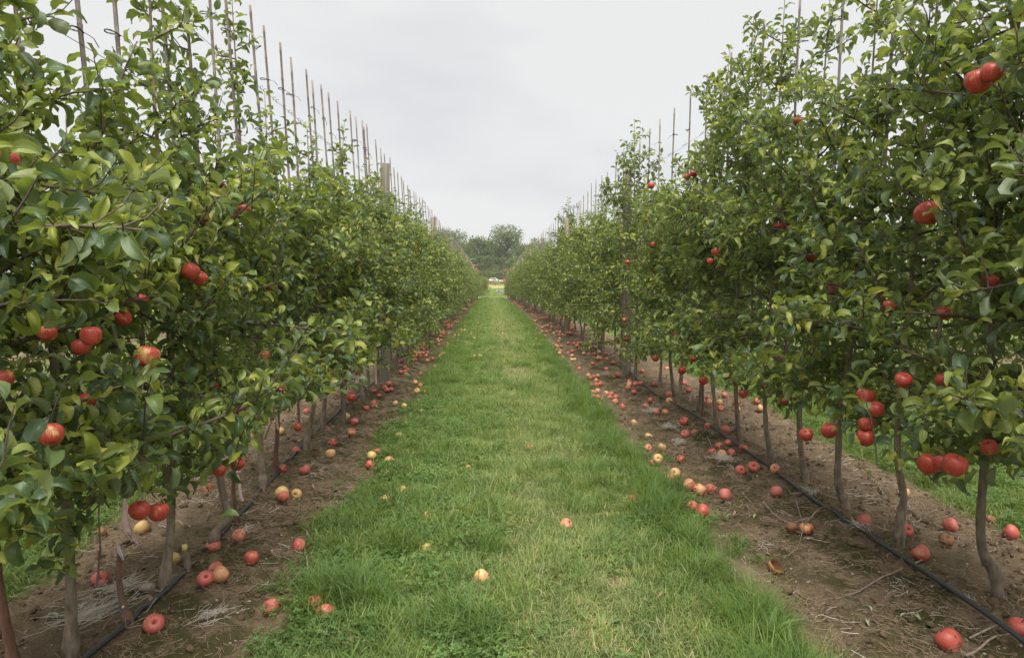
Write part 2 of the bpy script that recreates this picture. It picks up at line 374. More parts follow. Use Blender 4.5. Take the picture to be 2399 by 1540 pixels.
# ------------------------------------------------------------------ leaf templates
def leaf_tmpl(nl, nw, seed, wid=.285, petiole=True):
    r = np.random.default_rng(seed)
    fold = r.uniform(.2, 1.05); curl = r.uniform(.3, 2.1); wav = r.uniform(.02, .09); tw = r.uniform(-1.1, 1.1); ph = r.uniform(0, 6); wid = wid * r.uniform(.88, 1.15)
    us = np.linspace(0, 1, nl + 1); vs = np.linspace(-1, 1, 2 * nw + 1)
    ang = -curl * us ** 1.4 + .15
    ds = 1 / nl; cy = np.concatenate([[0], np.cumsum(np.cos((ang[1:] + ang[:-1]) / 2) * ds)]); cz = np.concatenate([[0], np.cumsum(np.sin((ang[1:] + ang[:-1]) / 2) * ds)])
    V = []; A = []
    for i, u in enumerate(us):
        w = wid * (math.sin(math.pi * min(1, u ** .78)) ** .75 if 0 < u < 1 else 0) + .004
        for v in vs:
            x = v * w * math.cos(fold); z = abs(v) * w * math.sin(fold) + wav * abs(v) * math.sin(u * 11 + ph + (v > 0) * 1.7)
            a = tw * u; x, z = x * math.cos(a) - z * math.sin(a), x * math.sin(a) + z * math.cos(a)
            V.append((x, cy[i] - z * math.sin(ang[i]), cz[i] + z * math.cos(ang[i]))); A.append((u, abs(v)))
    k = 2 * nw + 1
    F = [[i * k + j, i * k + j + 1, (i + 1) * k + j + 1, (i + 1) * k + j] for i in range(nl) for j in range(2 * nw)]
    V = np.array(V); A = np.array(A); F = np.array(F)
    if petiole:
        n = len(V); p = .012
        V = np.concatenate([V, [(-p, -.32, -.06), (p, -.32, -.06), (p, 0.02, 0.002), (-p, .02, .002)]]); A = np.concatenate([A, [(0, 0)] * 4]); F = np.concatenate([F, [[n, n + 1, n + 2, n + 3]]])
        V[:, 1] += .32; V[:, 2] += .06
    return V, F, A
LEAF_HI = [leaf_tmpl(7, 2, s) for s in range(16)]
LEAF_LO = [leaf_tmpl(4, 1, s) for s in range(8)]
LEAF_HI_ME = []
for i, (V, F, A) in enumerate(LEAF_HI):
    for yg in (0, 1):
        LEAF_HI_ME.append(mk_mesh('leaf', V, F, [M_LEAF], True, col=np.stack([A[:, 0], A[:, 1], np.full(len(A), yg * .8), np.zeros(len(A))], 1)))

def frames(D, Nn):
    D = D / (np.linalg.norm(D, axis=1)[:, None] + 1e-9)
    X = np.cross(D, Nn); X /= np.linalg.norm(X, axis=1)[:, None] + 1e-9
    Z = np.cross(X, D)
    return np.stack([X, D, Z], 2)          # columns
def merge_leaves(name, pos, fr, sz, rnd, young, tmpls, mats, r):
    """all leaves in one mesh"""
    pick = r.integers(0, len(tmpls), len(pos)); mb_V = []; mb_F = {}; mb_A = []; n = 0
    for k, (V, F, A) in enumerate(tmpls):
        s = np.where(pick == k)[0]
        if len(s) == 0: continue
        W = np.einsum('nij,vj->nvi', fr[s] * sz[s][:, None, None], V) + pos[s][:, None]
        at = np.empty((len(s), len(V), 4)); at[:, :, 0] = A[:, 0]; at[:, :, 1] = A[:, 1]; at[:, :, 2] = young[s][:, None]; at[:, :, 3] = rnd[s][:, None]
        mb_V.append(W.reshape(-1, 3)); mb_A.append(at.reshape(-1, 4))
        mb_F.setdefault(F.shape[1], []).append((F[None] + (np.arange(len(s)) * len(V))[:, None, None] + n).reshape(-1, F.shape[1])); n += W.shape[0] * W.shape[1]
    return mk_mesh(name, np.concatenate(mb_V), [np.concatenate(f) for f in mb_F.values()], mats, True, col=np.concatenate(mb_A))

# ------------------------------------------------------------------ apple tree generator
def unit(v): return v / (np.linalg.norm(v) + 1e-9)
class Tree: pass
def gen_tree(seed, h=2.9, hw=.56, bends=None, dens=1.0, base_z=.5, trunk_r=.018, tip=None, prof=((.5, 1.05), (1.6, 1.0), (2.1, .62), (2.6, .22), (3.2, .16)), ls=1.0, thin=(2.15, .6)):
    r = np.random.default_rng(seed); T = Tree()
    zs = np.array([-.05, .03, .07, .11, .16, .25, .4, .55, .8, 1.1, 1.5, 1.9, 2.3, 2.6]); zs = zs[zs < h - .15]; zs = np.append(zs, h)
    if bends is None:
        bx = r.uniform(-.05, .05); by = r.uniform(-.08, .08)
        bends = [(0, bx, by), (.12, bx * .8, by * .7), (.35, bx * .1, by * .1), (.6, 0, 0)]
    bz = [b[0] for b in bends] + [h]; ox = np.interp(zs, bz, [b[1] for b in bends] + [0]); oy = np.interp(zs, bz, [b[2] for b in bends] + [0])
    ox = ox + np.cumsum(r.normal(0, .008, len(zs))) * (zs > .6); oy = oy + np.cumsum(r.normal(0, .008, len(zs))) * (zs > .6)
    lean = tip if tip is not None else (r.normal(0, .03), r.normal(0, .04)); k = np.clip((zs - .5) / (h - .5), 0, 1)
    ox = ox + lean[0] * k; oy = oy + lean[1] * k
    TP = np.stack([ox, oy, zs], 1)
    rad = trunk_r * np.interp(zs, [-.05, .02, .07, .12, .2, .5, 1.5, h], [1.2, 1.25, 1.6, 1.2, 1.0, .95, .62, .13])
    if len(TP) > 3:
        zz = np.linspace(0, 1, len(TP) * 3 - 2); id_ = np.linspace(0, 1, len(TP))
        P2 = np.stack([np.interp(zz, id_, TP[:, i]) for i in range(3)], 1)
        P2[1:-1] = P2[1:-1] * .5 + .25 * (P2[:-2] + P2[2:]); rad2 = np.interp(zz, id_, rad) * (1 + r.normal(0, .055, len(zz)))
        T.trunk = (P2, rad2)
    T.branches = []; pos = []; dr = []; nn = []; sz = []; yg = []; T.tips = []
    def at(z): return np.array([np.interp(z, zs, ox), np.interp(z, zs, oy), z])
    def leaves_on(P, s0, step, size, young, hang=.10):
        seg = np.linalg.norm(np.diff(P, axis=0), axis=1); cum = np.concatenate([[0], np.cumsum(seg)]); L_ = cum[-1]
        s = np.arange(s0, L_ + .001, step); s = s + r.uniform(-.3, .3, len(s)) * step; s = np.clip(s, 0, L_)
        if len(s) == 0: return
        Q = np.stack([np.interp(s, cum, P[:, i]) for i in range(3)], 1)
        Tn = np.stack([np.interp(s, cum, np.gradient(P[:, i], cum + np.arange(len(cum)) * 1e-9)) for i in range(3)], 1); Tn /= np.linalg.norm(Tn, axis=1)[:, None]
        ph = np.arange(len(s)) * 2.4 + r.uniform(0, 6) + r.normal(0, .3, len(s))
        ref = np.where(np.abs(Tn[:, 2:3]) < .9, np.array([[0, 0, 1.]]), np.array([[1., 0, 0]]))
        A = np.cross(Tn, ref); A /= np.linalg.norm(A, axis=1)[:, None]; B = np.cross(Tn, A)
        rad_ = np.cos(ph)[:, None] * A + np.sin(ph)[:, None] * B
        fwd = r.uniform(.25, .8, (len(s), 1)) + np.clip((s - L_ + .06) / .06, 0, 1)[:, None] * .9
        D = rad_ + Tn * fwd + np.array([0, 0, -hang]) + r.normal(0, .22, (len(s), 3))
        Nn = np.array([0, 0, 1.]) + Tn * .35 + r.normal(0, .60, (len(s), 3)) - rad_ * .15
        pos.append(Q); dr.append(D); nn.append(Nn); sz.append(size * r.uniform(.55, 1.3, len(s)) * (1 - .35 * np.clip((s - L_ + .03) / .03, 0, 1))); yg.append(np.full(len(s), young) * np.clip(s / L_, .3, 1) ** 1.5)
    nb = int(32 * dens * (h / 2.9)); az = r.uniform(0, 6.28)
    for i in range(nb):
        f = (i + r.uniform(-.4, .4)) / nb; f = np.clip(f, 0, 1); z = base_z + .03 + (h - .25 - base_z) * f ** .92
        if z > thin[0] and r.random() > thin[1]: continue
        az += 2.4 + r.normal(0, .35)
        L_ = hw * float(np.interp(z, [q[0] for q in prof], [q[1] for q in prof])) * r.uniform(.72, 1.25) * (1 - .12 * abs(math.sin(az)))
        el = R(r.uniform(5, 38)) if f > .18 else R(r.uniform(-18, 16))
        p = at(z); d = np.array([math.cos(az) * math.cos(el), math.sin(az) * math.cos(el), math.sin(el)]); P = [p]
        n = 7; lift = r.uniform(-.10, .16) if f > .15 else r.uniform(-.10, .03)
        for j in range(n):
            d = unit(d + np.array([0, 0, lift]) + r.normal(0, .06, 3)); p = p + d * L_ / n
            if p[2] < base_z - .07: d[2] = abs(d[2]) * .3; p[2] = max(p[2], base_z - .09)
            P.append(p)
        P = np.array(P); r0 = .0045 + .008 * L_ * (1 - .5 * f)
        T.branches.append((P, np.linspace(r0, .0022, len(P))))
        leaves_on(P, L_ * .12, .032 / dens, .066, .35 * (r.random() < .5))
        T.tips.append((P, f))
        # side twigs and spurs
        nt = int(L_ / .085 * dens)
        for q in range(nt):
            s = r.uniform(.12, .98); k = s * (len(P) - 1); a = int(min(k, len(P) - 2)); b = P[a] + (P[a + 1] - P[a]) * (k - a)
            t0 = unit(P[a + 1] - P[a]); sd_ = unit(np.cross(t0, [0, 0, 1])) * (1 if q % 2 else -1)
            dd = unit(sd_ * r.uniform(.4, 1.1) + t0 * .5 + np.array([0, 0, r.uniform(-.35, .75)])); l2 = r.uniform(.04, .17) * (1 if f < .85 else .6)
            PP = np.array([b, b + dd * l2 * .5, b + unit(dd + np.array([0, 0, .25])) * l2]); T.branches.append((PP, np.array([.0028, .0022, .0016])))
            leaves_on(PP, .01, .024, .064, .15)
        # upright young shoots
        if r.random() < .5 * dens and z < prof[2][0]:
            s = r.uniform(.55, 1); b = P[int(s * (len(P) - 1))]; l3 = r.uniform(.14, .36) * (1 - .4 * f); dd = unit(np.array([math.cos(az) * .55, math.sin(az) * .55, 1.0]) + r.normal(0, .15, 3))
            PP = np.array([b + dd * l3 * q for q in (0, .33, .66, 1)]); PP[1:3] += r.normal(0, .008, (2, 3)); T.branches.append((PP, np.array([.0038, .003, .0024, .0015])))
            leaves_on(PP, .02, .026, .074, 1.0, .05)
    # leader
    PL = np.array([at(z) for z in np.linspace(max(.9, base_z), h, 10)])
    leaves_on(PL, .1, .034, .060, .3, .3); leaves_on(PL[-4:], .0, .028, .055, .3, .35)
    P = np.concatenate(pos); D = np.concatenate(dr); Nn = np.concatenate(nn)
    T.pos = P; T.fr = frames(D, Nn); T.sz = np.concatenate(sz) * 1.07 * ls; T.rnd = r.random(len(P)); T.yg = np.concatenate(yg)
    # more yellow leaves higher up; the lighter tone also paints in highlights there
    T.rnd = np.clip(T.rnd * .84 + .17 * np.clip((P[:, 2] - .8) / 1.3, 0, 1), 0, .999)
    T.h = h; T.r = r
    return T
def trunk_mesh(T, m, n=8):
    V, F = tube(T.trunk[0], T.trunk[1], n); return MB().add(V, F).mesh('trunk', [m])
def branch_mesh(T, n=4):
    mb = MB()
    for P, rr in T.branches: V, F = tube(P, rr, n, False); mb.add(V, F)
    return mb.mesh('branches', [M_TWIG])

# ------------------------------------------------------------------ apples
def apple_profile():
    pr = [(0, -.62), (.10, -.66), (.22, -.80), (.34, -.88), (.52, -.84), (.72, -.68), (.90, -.38), (1.0, 0), (1.02, .22), (.98, .45), (.86, .68), (.66, .84), (.46, .90), (.28, .87), (.15, .76), (.06, .64), (0, .58)]
    return np.array(pr)
def apple_mesh(name, seed, nseg=20, rot=0, stem=True):
    r = np.random.default_rng(seed); pr = apple_profile()
    if nseg < 12: pr = pr[[0, 2, 4, 6, 7, 9, 11, 12, 14, 16]]
    th = np.arange(nseg) * 2 * math.pi / nseg; V = []
    sq = r.uniform(.92, 1.08); tilt = r.uniform(-.1, .1)
    for i, (a, z) in enumerate(pr):
        lob = 1 + .035 * math.cos(5 * 0) ; rr = a * (1 + .014 * np.cos(5 * th + seed) * (1 if z < 0 else .4) + .03 * np.cos(2 * th + seed * 2))
        if rot: rr = rr * (1 + rot * .12 * np.sin(7 * th + i) + r.normal(0, rot * .04, nseg))
        V.append(np.stack([rr * np.cos(th), rr * np.sin(th), np.full(nseg, z * .99 * sq) + tilt * rr * np.cos(th) + (r.normal(0, .05 * rot, nseg) if rot else 0)], 1))
    V = np.concatenate(V); m = len(pr); i = np.arange(m - 1)[:, None] * nseg; j = np.arange(nseg)[None]; j2 = (j + 1) % nseg
    F = np.stack([i + j, i + j2, i + nseg + j2, i + nseg + j], -1).reshape(-1, 4)
    mb = MB().add(V * .04, F, 0)
    # calyx: small dark crown in the lower dimple
    V2, F2 = tube(np.array([[0, 0, -.62], [0, 0, -.70]]) * .04, np.array([.11, .06]) * .04, 5); mb.add(V2, F2, 1)
    return mb.mesh(name, [M_ROT if rot > .6 else M_APPLE, M_CALYX])
APPLE_HI = [apple_mesh('apple', s, 22) for s in range(5)]
APPLE_LO = [apple_mesh('apple', s + 10, 9) for s in range(3)]
APPLE_ROT = [apple_mesh('apple', s + 20, 20, 1.0) for s in range(3)]
V_, F_ = tube(np.array([[0, 0, .42], [.06, .02, .75], [.16, .05, 1.08]]) * .04, np.array([.05, .04, .055]) * .04, 5); STEM_ME = MB().add(V_, F_).mesh('stem', [M_STEM])

# ------------------------------------------------------------------ rows: positions of trees, stakes, posts
def left_depth(px): return None
near_left = [  # view pixel of the trunk foot, bend profile, trunk material flag
    ((8, 1600), None, 1), ((175, 1548), [(0, .0, -.02), (.3, .0, 0), (.6, 0, 0)], 0), ((408, 1385), [(0, -.03, -.04), (.09, -.02, -.03), (.3, 0, 0), (.6, 0, .02)], 0),
    ((526, 1293), [(0, -.05, -.03), (.10, -.04, -.02), (.16, .03, .02), (.3, -.01, 0), (.6, -.02, 0)], 0), ((610, 1163), [(0, .02, 0), (.3, .01, 0), (.6, -.01, 0)], 0),
    ((655, 1122), None, 1), ((738, 1060), [(0, -.07, -.05), (.12, -.05, -.03), (.4, .0, 0), (.6, .02, 0)], 0)]
near_right = [((2290, 1402), [(0, .07, -.03), (.10, .055, -.02), (.18, .0, 0), (.35, -.01, 0), (.6, .0, 0)], 0), ((2105, 1285), [(0, -.01, -.02), (.2, .0, 0), (.28, .03, 0), (.40, -.02, 0), (.6, -.04, 0)], 0),
    ((1958, 1203), [(0, .06, -.02), (.06, .04, 0), (.15, 0, 0), (.6, 0, 0)], 0), ((1872, 1138), [(0, .05, 0), (.08, .03, 0), (.3, -.01, 0), (.6, -.02, 0)], 0),
    ((1792, 1085), [(0, .06, 0), (.1, .03, 0), (.3, -.01, 0), (.6, -.02, 0)], 0), ((1722, 1045), [(0, .05, 0), (.1, .02, 0), (.6, -.02, 0)], 0), ((1668, 1008), [(0, .06, 0), (.1, .03, 0), (.3, 0, 0), (.6, -.02, 0)], 0)]
trees = []    # dicts: side, x, y, ...
def add_tree(side, x, y, bends=None, red=0): trees.append(dict(side=side, x=x, y=y, bends=bends, red=red))
add_tree('left', LX, 1.55); 
for (px, py), bd, red in near_left:
    p = on_plane(px, py, .03); add_tree('left', float(np.clip(p.x, LX - .26, LX + .12)), p.y, bd, red)
add_tree('right', RX, 1.85); add_tree('right', RX + .02, 2.5)
for (px, py), bd, red in near_right:
    p = on_plane(px, py, .03); add_tree('right', float(np.clip(p.x, RX - .12, RX + .12)), p.y, bd, red)
POST_L = [9.25, 17.3, 25.3, 33.4, 41.6, 49.8, 58.0, 66.2, 74.5]; POST_R = [9.8, 17.4, 25.5, 33.6, 41.8, 50.0, 58.2, 66.4, 75.8]
for side, X, sp, posts in (('left', LX, .515, POST_L), ('right', RX, .60, POST_R)):
    y = max(t['y'] for t in trees if t['side'] == side) + sp
    while y < ROW_END - .4:
        if min(abs(y - p) for p in posts) > .16: add_tree(side, X + rng.normal(0, .04), y + rng.normal(0, .05))
        y += sp
for t in trees:
    lat = sorted([q for q in trees if q['side'] == t['side']], key=lambda q: q['y']); t['i'] = lat.index(t)

VARS = []   # shared tree shapes for the middle and far distance
for k in range(9):
    rr = np.random.default_rng(900 + k)
    T = gen_tree(700 + k, h=2.2 + .7 * rr.random() ** 1.8, hw=rr.uniform(.54, .62), dens=1.4, ls=.86)
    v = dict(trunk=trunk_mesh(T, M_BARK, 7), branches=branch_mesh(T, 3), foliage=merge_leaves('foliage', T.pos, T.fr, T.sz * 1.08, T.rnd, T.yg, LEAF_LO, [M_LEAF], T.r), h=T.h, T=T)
    VARS.append(v)

TALL = []
for k in range(2):
    T = gen_tree(880 + k, h=3.25, hw=.6, dens=1.35, ls=.88, prof=((.5, 1.05), (1.9, .95), (2.5, .60), (2.9, .38), (3.3, .22)), thin=(2.7, .8))
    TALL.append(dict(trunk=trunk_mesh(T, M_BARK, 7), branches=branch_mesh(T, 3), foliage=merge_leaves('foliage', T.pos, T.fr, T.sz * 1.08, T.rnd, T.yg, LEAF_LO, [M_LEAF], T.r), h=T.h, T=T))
# hanging apples seen in the photograph: view pixel, radius in view pixels, yellow share
HANG = [(446, 635, 22, .15), (467, 652, 18, .3), (573, 493, 16, .1), (517, 440, 12, .2), (550, 507, 9, .3), (213, 787, 23, .15), (190, 812, 16, .1), (110, 780, 20, .5), (345, 835, 28, .75), (350, 872, 20, .3),
    (327, 1195, 24, .2), (371, 1199, 24, .12), (120, 1018, 27, .5), (513, 1101, 17, .3), (556, 1085, 18, .25), (5, 890, 14, .3), (20, 378, 22, .1), (788, 605, 8, .1), (921, 783, 8, .2), (640, 672, 10, .1), (330, 702, 14, .4), (480, 510, 8, .2),
    (655, 915, 9, .2), (697, 1000, 9, .3), (822, 930, 12, .3), (835, 872, 7, .4), (205, 938, 9, .1), (560, 965, 10, .2), (620, 832, 9, .6), (900, 745, 6, .3), (965, 782, 6, .1), (1012, 745, 4, .2), (500, 905, 9, .2), (930, 632, 5, .2), (290, 745, 9, .3),
    (2172, 500, 25, .25), (2290, 192, 24, .1), (2323, 170, 20, .1), (2027, 930, 20, .2), (2052, 958, 17, .15), (2030, 992, 17, .2), (2028, 1024, 19, .3), (2115, 890, 17, .05), (2173, 1087, 22, .1), (2235, 1089, 24, .12), (2207, 1084, 17, .2),
    (2210, 890, 16, .3), (1942, 1008, 18, .3), (1888, 1018, 15, .35), (1648, 891, 11, .1), (1597, 867, 10, .1), (1535, 840, 8, .1), (1525, 435, 8, .2), (1609, 414, 8, .1), (1623, 407, 8, .1), (1664, 612, 9, .1), (1684, 636, 8, .1),
    (1580, 781, 8, .05), (1463, 749, 7, .4), (1386, 778, 5, .2), (1822, 531, 9, .2), (1842, 524, 9, .2), (2082, 716, 14, .1), (1740, 922, 10, .3), (1704, 879, 9, .1), (1788, 901, 9, .1), (1836, 940, 10, .2), (2318, 660, 16, .1), (2316, 1047, 16, .2),
    (1540, 690, 6, .1), (1470, 614, 6, .3), (1624, 840, 8, .4), (1900, 603, 8, .2), (1950, 680, 9, .2), (2210, 733, 8, .1), (1315, 745, 5, .1), (1340, 770, 5, .1), (1373, 760, 4, .1), (1510, 516, 6, .2), (1869, 284, 9, .1)]
hang = []
for px, py, pr, ye in HANG:
    left = px < 1150; X = -1.12 if left else 1.72
    p = on_x(px, py, X); dist = (p - Vector((0, 0, H_CAM))).length; rad = pr * dist / (FV * 1.08)
    rad = min(max(rad, .030), .047); dist2 = rad * FV * 1.08 / pr; d = ray(px, py).normalized()
    dist2 = min(max(dist2, dist * .9), dist * 1.18); p = Vector((0, 0, H_CAM)) + d * dist2
    hang.append(dict(p=p, r=rad * (.9 if left else 1), ye=ye, side='left' if left else 'right', ang=rad / dist2, d=np.array(d), dist=dist2))

LABL = ['apple tree cut off at the left edge, nearest tree of the left row', 'apple tree at the left edge with only a reddish trunk foot in the corner', 'apple tree with straight thick trunk at the lower left, foot at the bottom edge',
        'apple tree whose trunk leans over the left pipe behind three piled apples', 'apple tree in left row with an S bent trunk behind two red apples', 'apple tree in left row with pale straight orange scarred trunk',
        'young apple tree in left row with thin reddish trunk beside the pink ribbon', 'apple tree in left row with pale trunk leaning right from its foot']
LABR = ['apple tree outside the right edge, only its outer branches hanging in', 'apple tree at the far right edge with long leafy shoots reaching into the path', 'apple tree at right with swollen graft foot touching the black pipe near the corner',
        'apple tree at right whose trunk kinks at mid height behind the pipe', 'apple tree at right with slim straight trunk and foot curving right', 'apple tree at right, fourth visible trunk from the right edge, slightly leaning',
        'apple tree at right, fifth visible trunk from the right edge beside a bruised apple', 'apple tree in right row behind the heap of red apples at the pipe', 'apple tree in right row just nearer than the pink ribbon']
ORD = ['first', 'second', 'third', 'fourth', 'fifth', 'sixth', 'seventh', 'eighth', 'ninth', 'tenth', 'eleventh', 'twelfth', 'thirteenth', 'fourteenth', 'fifteenth', 'sixteenth', 'seventeenth', 'eighteenth', 'nineteenth', 'twentieth', 'twenty-first', 'twenty-second', 'twenty-third', 'twenty-fourth', 'twenty-fifth', 'twenty-sixth', 'twenty-seventh']
def nth_label(t, what, posts, extra):
    y = t['y']; k = sum(1 for p in posts if p < y)
    same = sorted([q['y'] for q in trees if q['side'] == t['side'] and sum(1 for p in posts if p < q['y']) == k]); j = same.index(y)
    if k == 0:
        jj = len(same) - 1 - j; return ('%s, %s before the nearest wooden post of the %s row' % (what, ORD[jj] if jj else 'last', t['side'])) , None
    if k == 1: return ('%s, %s beyond the nearest wooden post of the %s row' % (what, ORD[j], t['side'])), None
    if k == 2: return ('%s, %s beyond the second wooden post of the %s row' % (what, ORD[j], t['side'])), None
    return '%s at the far end of the %s row' % (what, t['side']), 'distant %s of the %s row' % (extra, t['side'])

TROOT = {}
for t in sorted(trees, key=lambda q: q['y']):
    gz = hz(t['x'], t['y']); side = t['side']; posts = POST_L if side == 'left' else POST_R
    root = link('apple_tree', None, loc=(t['x'], t['y'], gz)); t['root'] = root; TROOT.setdefault(side, []).append(t)
    labs = LABL if side == 'left' else LABR
    if t['i'] < len(labs): lab, grp = labs[t['i']], 'apple trees of the %s row' % side
    else:
        lab, grp = nth_label(t, 'leafy apple tree', posts, 'apple trees'); grp = grp or 'apple trees of the %s row' % side
    tag(root, lab, 'tree', grp)
    near = t['y'] < 7.0
    if near:
        h = {'left': 2.55, 'right': 3.38 if t['y'] < 6.95 else 2.7}[side] * np.random.default_rng(t['i'] + 7).uniform(.93, 1.06)
        prof = ((.5, 1.1), (1.5, .98), (1.9, .62), (2.3, .26), (3.3, .18)) if side == 'left' else ((.5, 1.1), (2.0, .95), (2.5, .60), (3.5, .32))
        if side == 'left' and t['i'] <= 5: h = 3.15
        big = side == 'left' and t['i'] <= 2
        inward = 1 if side == 'left' else -1
        T = gen_tree(3000 + t['i'] * 7 + (500 if side == 'right' else 0), h=h, hw=(.74 if big else .60) if side == 'left' else .64, bends=t['bends'], dens=1.7 if big else 1.55, prof=prof, ls=.97, thin=(1.75, .5) if side == 'left' else (2.05, .5), trunk_r=.0145 if t['red'] else .0185, base_z=.56 if side == 'left' else .59, tip=(-inward * .08, 0))
        link('trunk', trunk_mesh(T, M_BARKR if t['red'] else M_BARK, 12), root)
        tipmin = lambda Q: (.46 if side == 'left' else .49) + .38 * min(1, max(0, Q[-1][0] * inward / .6)) + .12 * (t['y'] < 2.4)
        for P, rr in T.branches:
            if len(P) > 6 and P[-1][2] > tipmin(P):
                V, F = tube(P, rr, 6, True); link('branch', MB().add(V, F).mesh('branch', [M_TWIG]), root)
        mb = MB()
        for P, rr in T.branches:
            if len(P) <= 6 and P[-1][2] > tipmin(P) + .04: V, F = tube(P, rr, 4, False); mb.add(V, F)
        tag(link('twigs', mb.mesh('twigs', [M_TWIG]), root), kind='stuff')
        W = T.pos + np.array([t['x'], t['y'], gz]); C = W + T.fr[:, :, 1] * (T.sz * .7)[:, None]
        # room for the apples that show
        keep = np.ones(len(W), bool); rel = C - np.array([0, 0, H_CAM]); dist = np.linalg.norm(rel, axis=1); un = rel / dist[:, None]
        for a in hang:
            if a['side'] != side: continue
            ca = un @ a['d']; angd = np.arccos(np.clip(ca, -1, 1)); lim = a['ang'] + .030 / a['dist']
            keep &= ~((angd < lim * (.72 if side == 'right' else .5)) & (dist < a['dist'] + .02) & (T.r.random(len(W)) < .86))
            keep &= np.linalg.norm(C - np.array(a['p']), axis=1) > a['r'] * .9
        for cx, cy, cr in ((292, 1215, 42), (287, 1288, 64), (300, 1250, 30), (558, 1150, 18), (648, 1000, 14), (702, 970, 14), (880, 890, 9), (1621, 930, 14)):
            cd = np.array(ray(cx, cy).normalized()); keep &= ~((un @ cd > math.cos((cr + 14) / FV)) & (C[:, 2] < .80))
        keep &= dist > .75
        zmin = (.46 + .42 * np.clip((C[:, 0] - LX) / .6, 0, 1) if side == 'left' else .49 + .36 * np.clip((RX - C[:, 0]) / .6, 0, 1)) + .12 * (t['y'] < 2.4) + T.r.normal(0, .05, len(W))
        keep &= ~((C[:, 2] < zmin) & (T.r.random(len(W)) < .96))
        px, py, dep = project(C)
        inframe = (px > -30) & (px < 2428) & (py > -30) & (py < 1570) & (dep > .3)
        score = np.where(keep & inframe, T.sz / np.maximum(dist, .1), 0)
        order = np.argsort(-score)[:300]; order = order[score[order] > 0]
        single = np.zeros(len(W), bool); single[order] = True
        rest = keep & ~single
        tmp = LEAF_HI if t['y'] < 3.0 else LEAF_LO
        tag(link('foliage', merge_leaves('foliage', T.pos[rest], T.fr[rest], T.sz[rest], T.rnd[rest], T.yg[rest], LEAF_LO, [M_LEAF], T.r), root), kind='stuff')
        pk = T.r.integers(0, 16, len(order))
        for q, k in zip(order, pk):
            Mx = Matrix.Identity(4); f = T.fr[q] * T.sz[q] * 1.04
            for a in range(3):
                for b in range(3): Mx[a][b] = f[a, b]
                Mx[a][3] = T.pos[q, a]
            o = bpy.data.objects.new('leaf', LEAF_HI_ME[2 * k + (1 if T.yg[q] > .5 else 0)]); o.parent = root; o.matrix_local = Mx; COL.objects.link(o)
    else:
        v = VARS[int(rng.integers(0, len(VARS)))]; s = rng.uniform(.93, 1.06) * (1.0 if side == 'left' else 1.06); rz = rng.uniform(0, 6.28)
        if side == 'right' and (abs(t['y'] - 9.75) < .75 or abs(t['y'] - 18.4) < .35 or abs(t['y'] - 36) < .6 or abs(t['y'] - 60) < .4): v = TALL[t['i'] % 2]; s = 1.08; root.location.x -= .14 if t['y'] < 11 else 0
        if side == 'left' and abs(t['y'] - 12.4) < .3: v = TALL[0]; s = .9
        root.scale = (s, s, s); root.rotation_euler = (0, 0, rz)
        link('trunk', v['trunk'], root); tag(link('branches', v['branches'], root), kind='stuff'); tag(link('foliage', v['foliage'], root), kind='stuff')

def put_hanging(a, t):
    root = t['root']; Mi = (Matrix.Translation(root.location) @ Matrix.Rotation(root.rotation_euler.z, 4, 'Z') @ Matrix.Scale(root.scale.x, 4)).inverted()
    ml = Mi @ Matrix.Translation(a['p']) @ Matrix.Rotation(rng.uniform(0, 6.28), 4, 'Z') @ Matrix.Rotation(rng.uniform(-.7, .7), 4, 'X') @ Matrix.Scale(a['r'] / .04, 4)
    o = link('apple', APPLE_HI[int(rng.integers(0, 5))] if a['dist'] < 8 else APPLE_LO[int(rng.integers(0, 3))], root, mat=ml)
    o.color = (a['ye'] * .45 + .04, .0, .04, 1)
    if a['dist'] < 6: link('stem', STEM_ME, o)
for a in hang:
    t = min(TROOT[a['side']], key=lambda q: abs(q['y'] - a['p'].y)); put_hanging(a, t)
# the rest of the crop, mostly hidden among leaves
for side in ('left', 'right'):
    for t in TROOT[side]:
        for k in range(int(rng.integers(0, 3))):
            inw = 1 if side == 'left' else -1
            p = Vector((t['x'] + inw * rng.uniform(-.1, .36), t['y'] + rng.uniform(-.25, .25), rng.choice([rng.uniform(.55, .95), rng.uniform(.8, 2.2)])))
            if t['y'] < 5: continue
            put_hanging(dict(p=p, r=rng.uniform(.032, .041), ye=rng.uniform(0, .3), dist=p.length), t)

# ------------------------------------------------------------------ neighbouring rows seen through the gaps
FAR_TREES = []
for X, side, nlab in ((LX - PITCH, 'left', 'apple tree of the next row behind the left row'), (RX + PITCH, 'right', 'apple tree of the next row behind the right row')):
    y = 3.2
    while y < 74:
        if y < 14:
            v = VARS[int(rng.integers(0, len(VARS)))]; s = rng.uniform(.93, 1.06)
            root = link('apple_tree', None, loc=(X + rng.normal(0, .05), y, hz(X, y)), rz=rng.uniform(0, 6.28), sc=s); tag(root, nlab, 'tree', 'trees of the next row on the %s' % side)
            link('trunk', v['trunk'], root); tag(link('branches', v['branches'], root), kind='stuff'); tag(link('foliage', v['foliage'], root), kind='stuff')
            for k in range(2):
                o = link('apple', APPLE_LO[k], root, loc=(rng.uniform(-.3, .3), rng.uniform(-.3, .3), rng.uniform(.6, 2.0))); o.color = (.1, 0, .1, 1)
        else: FAR_TREES.append((X + rng.normal(0, .05), y))
        y += rng.uniform(.58, .72)

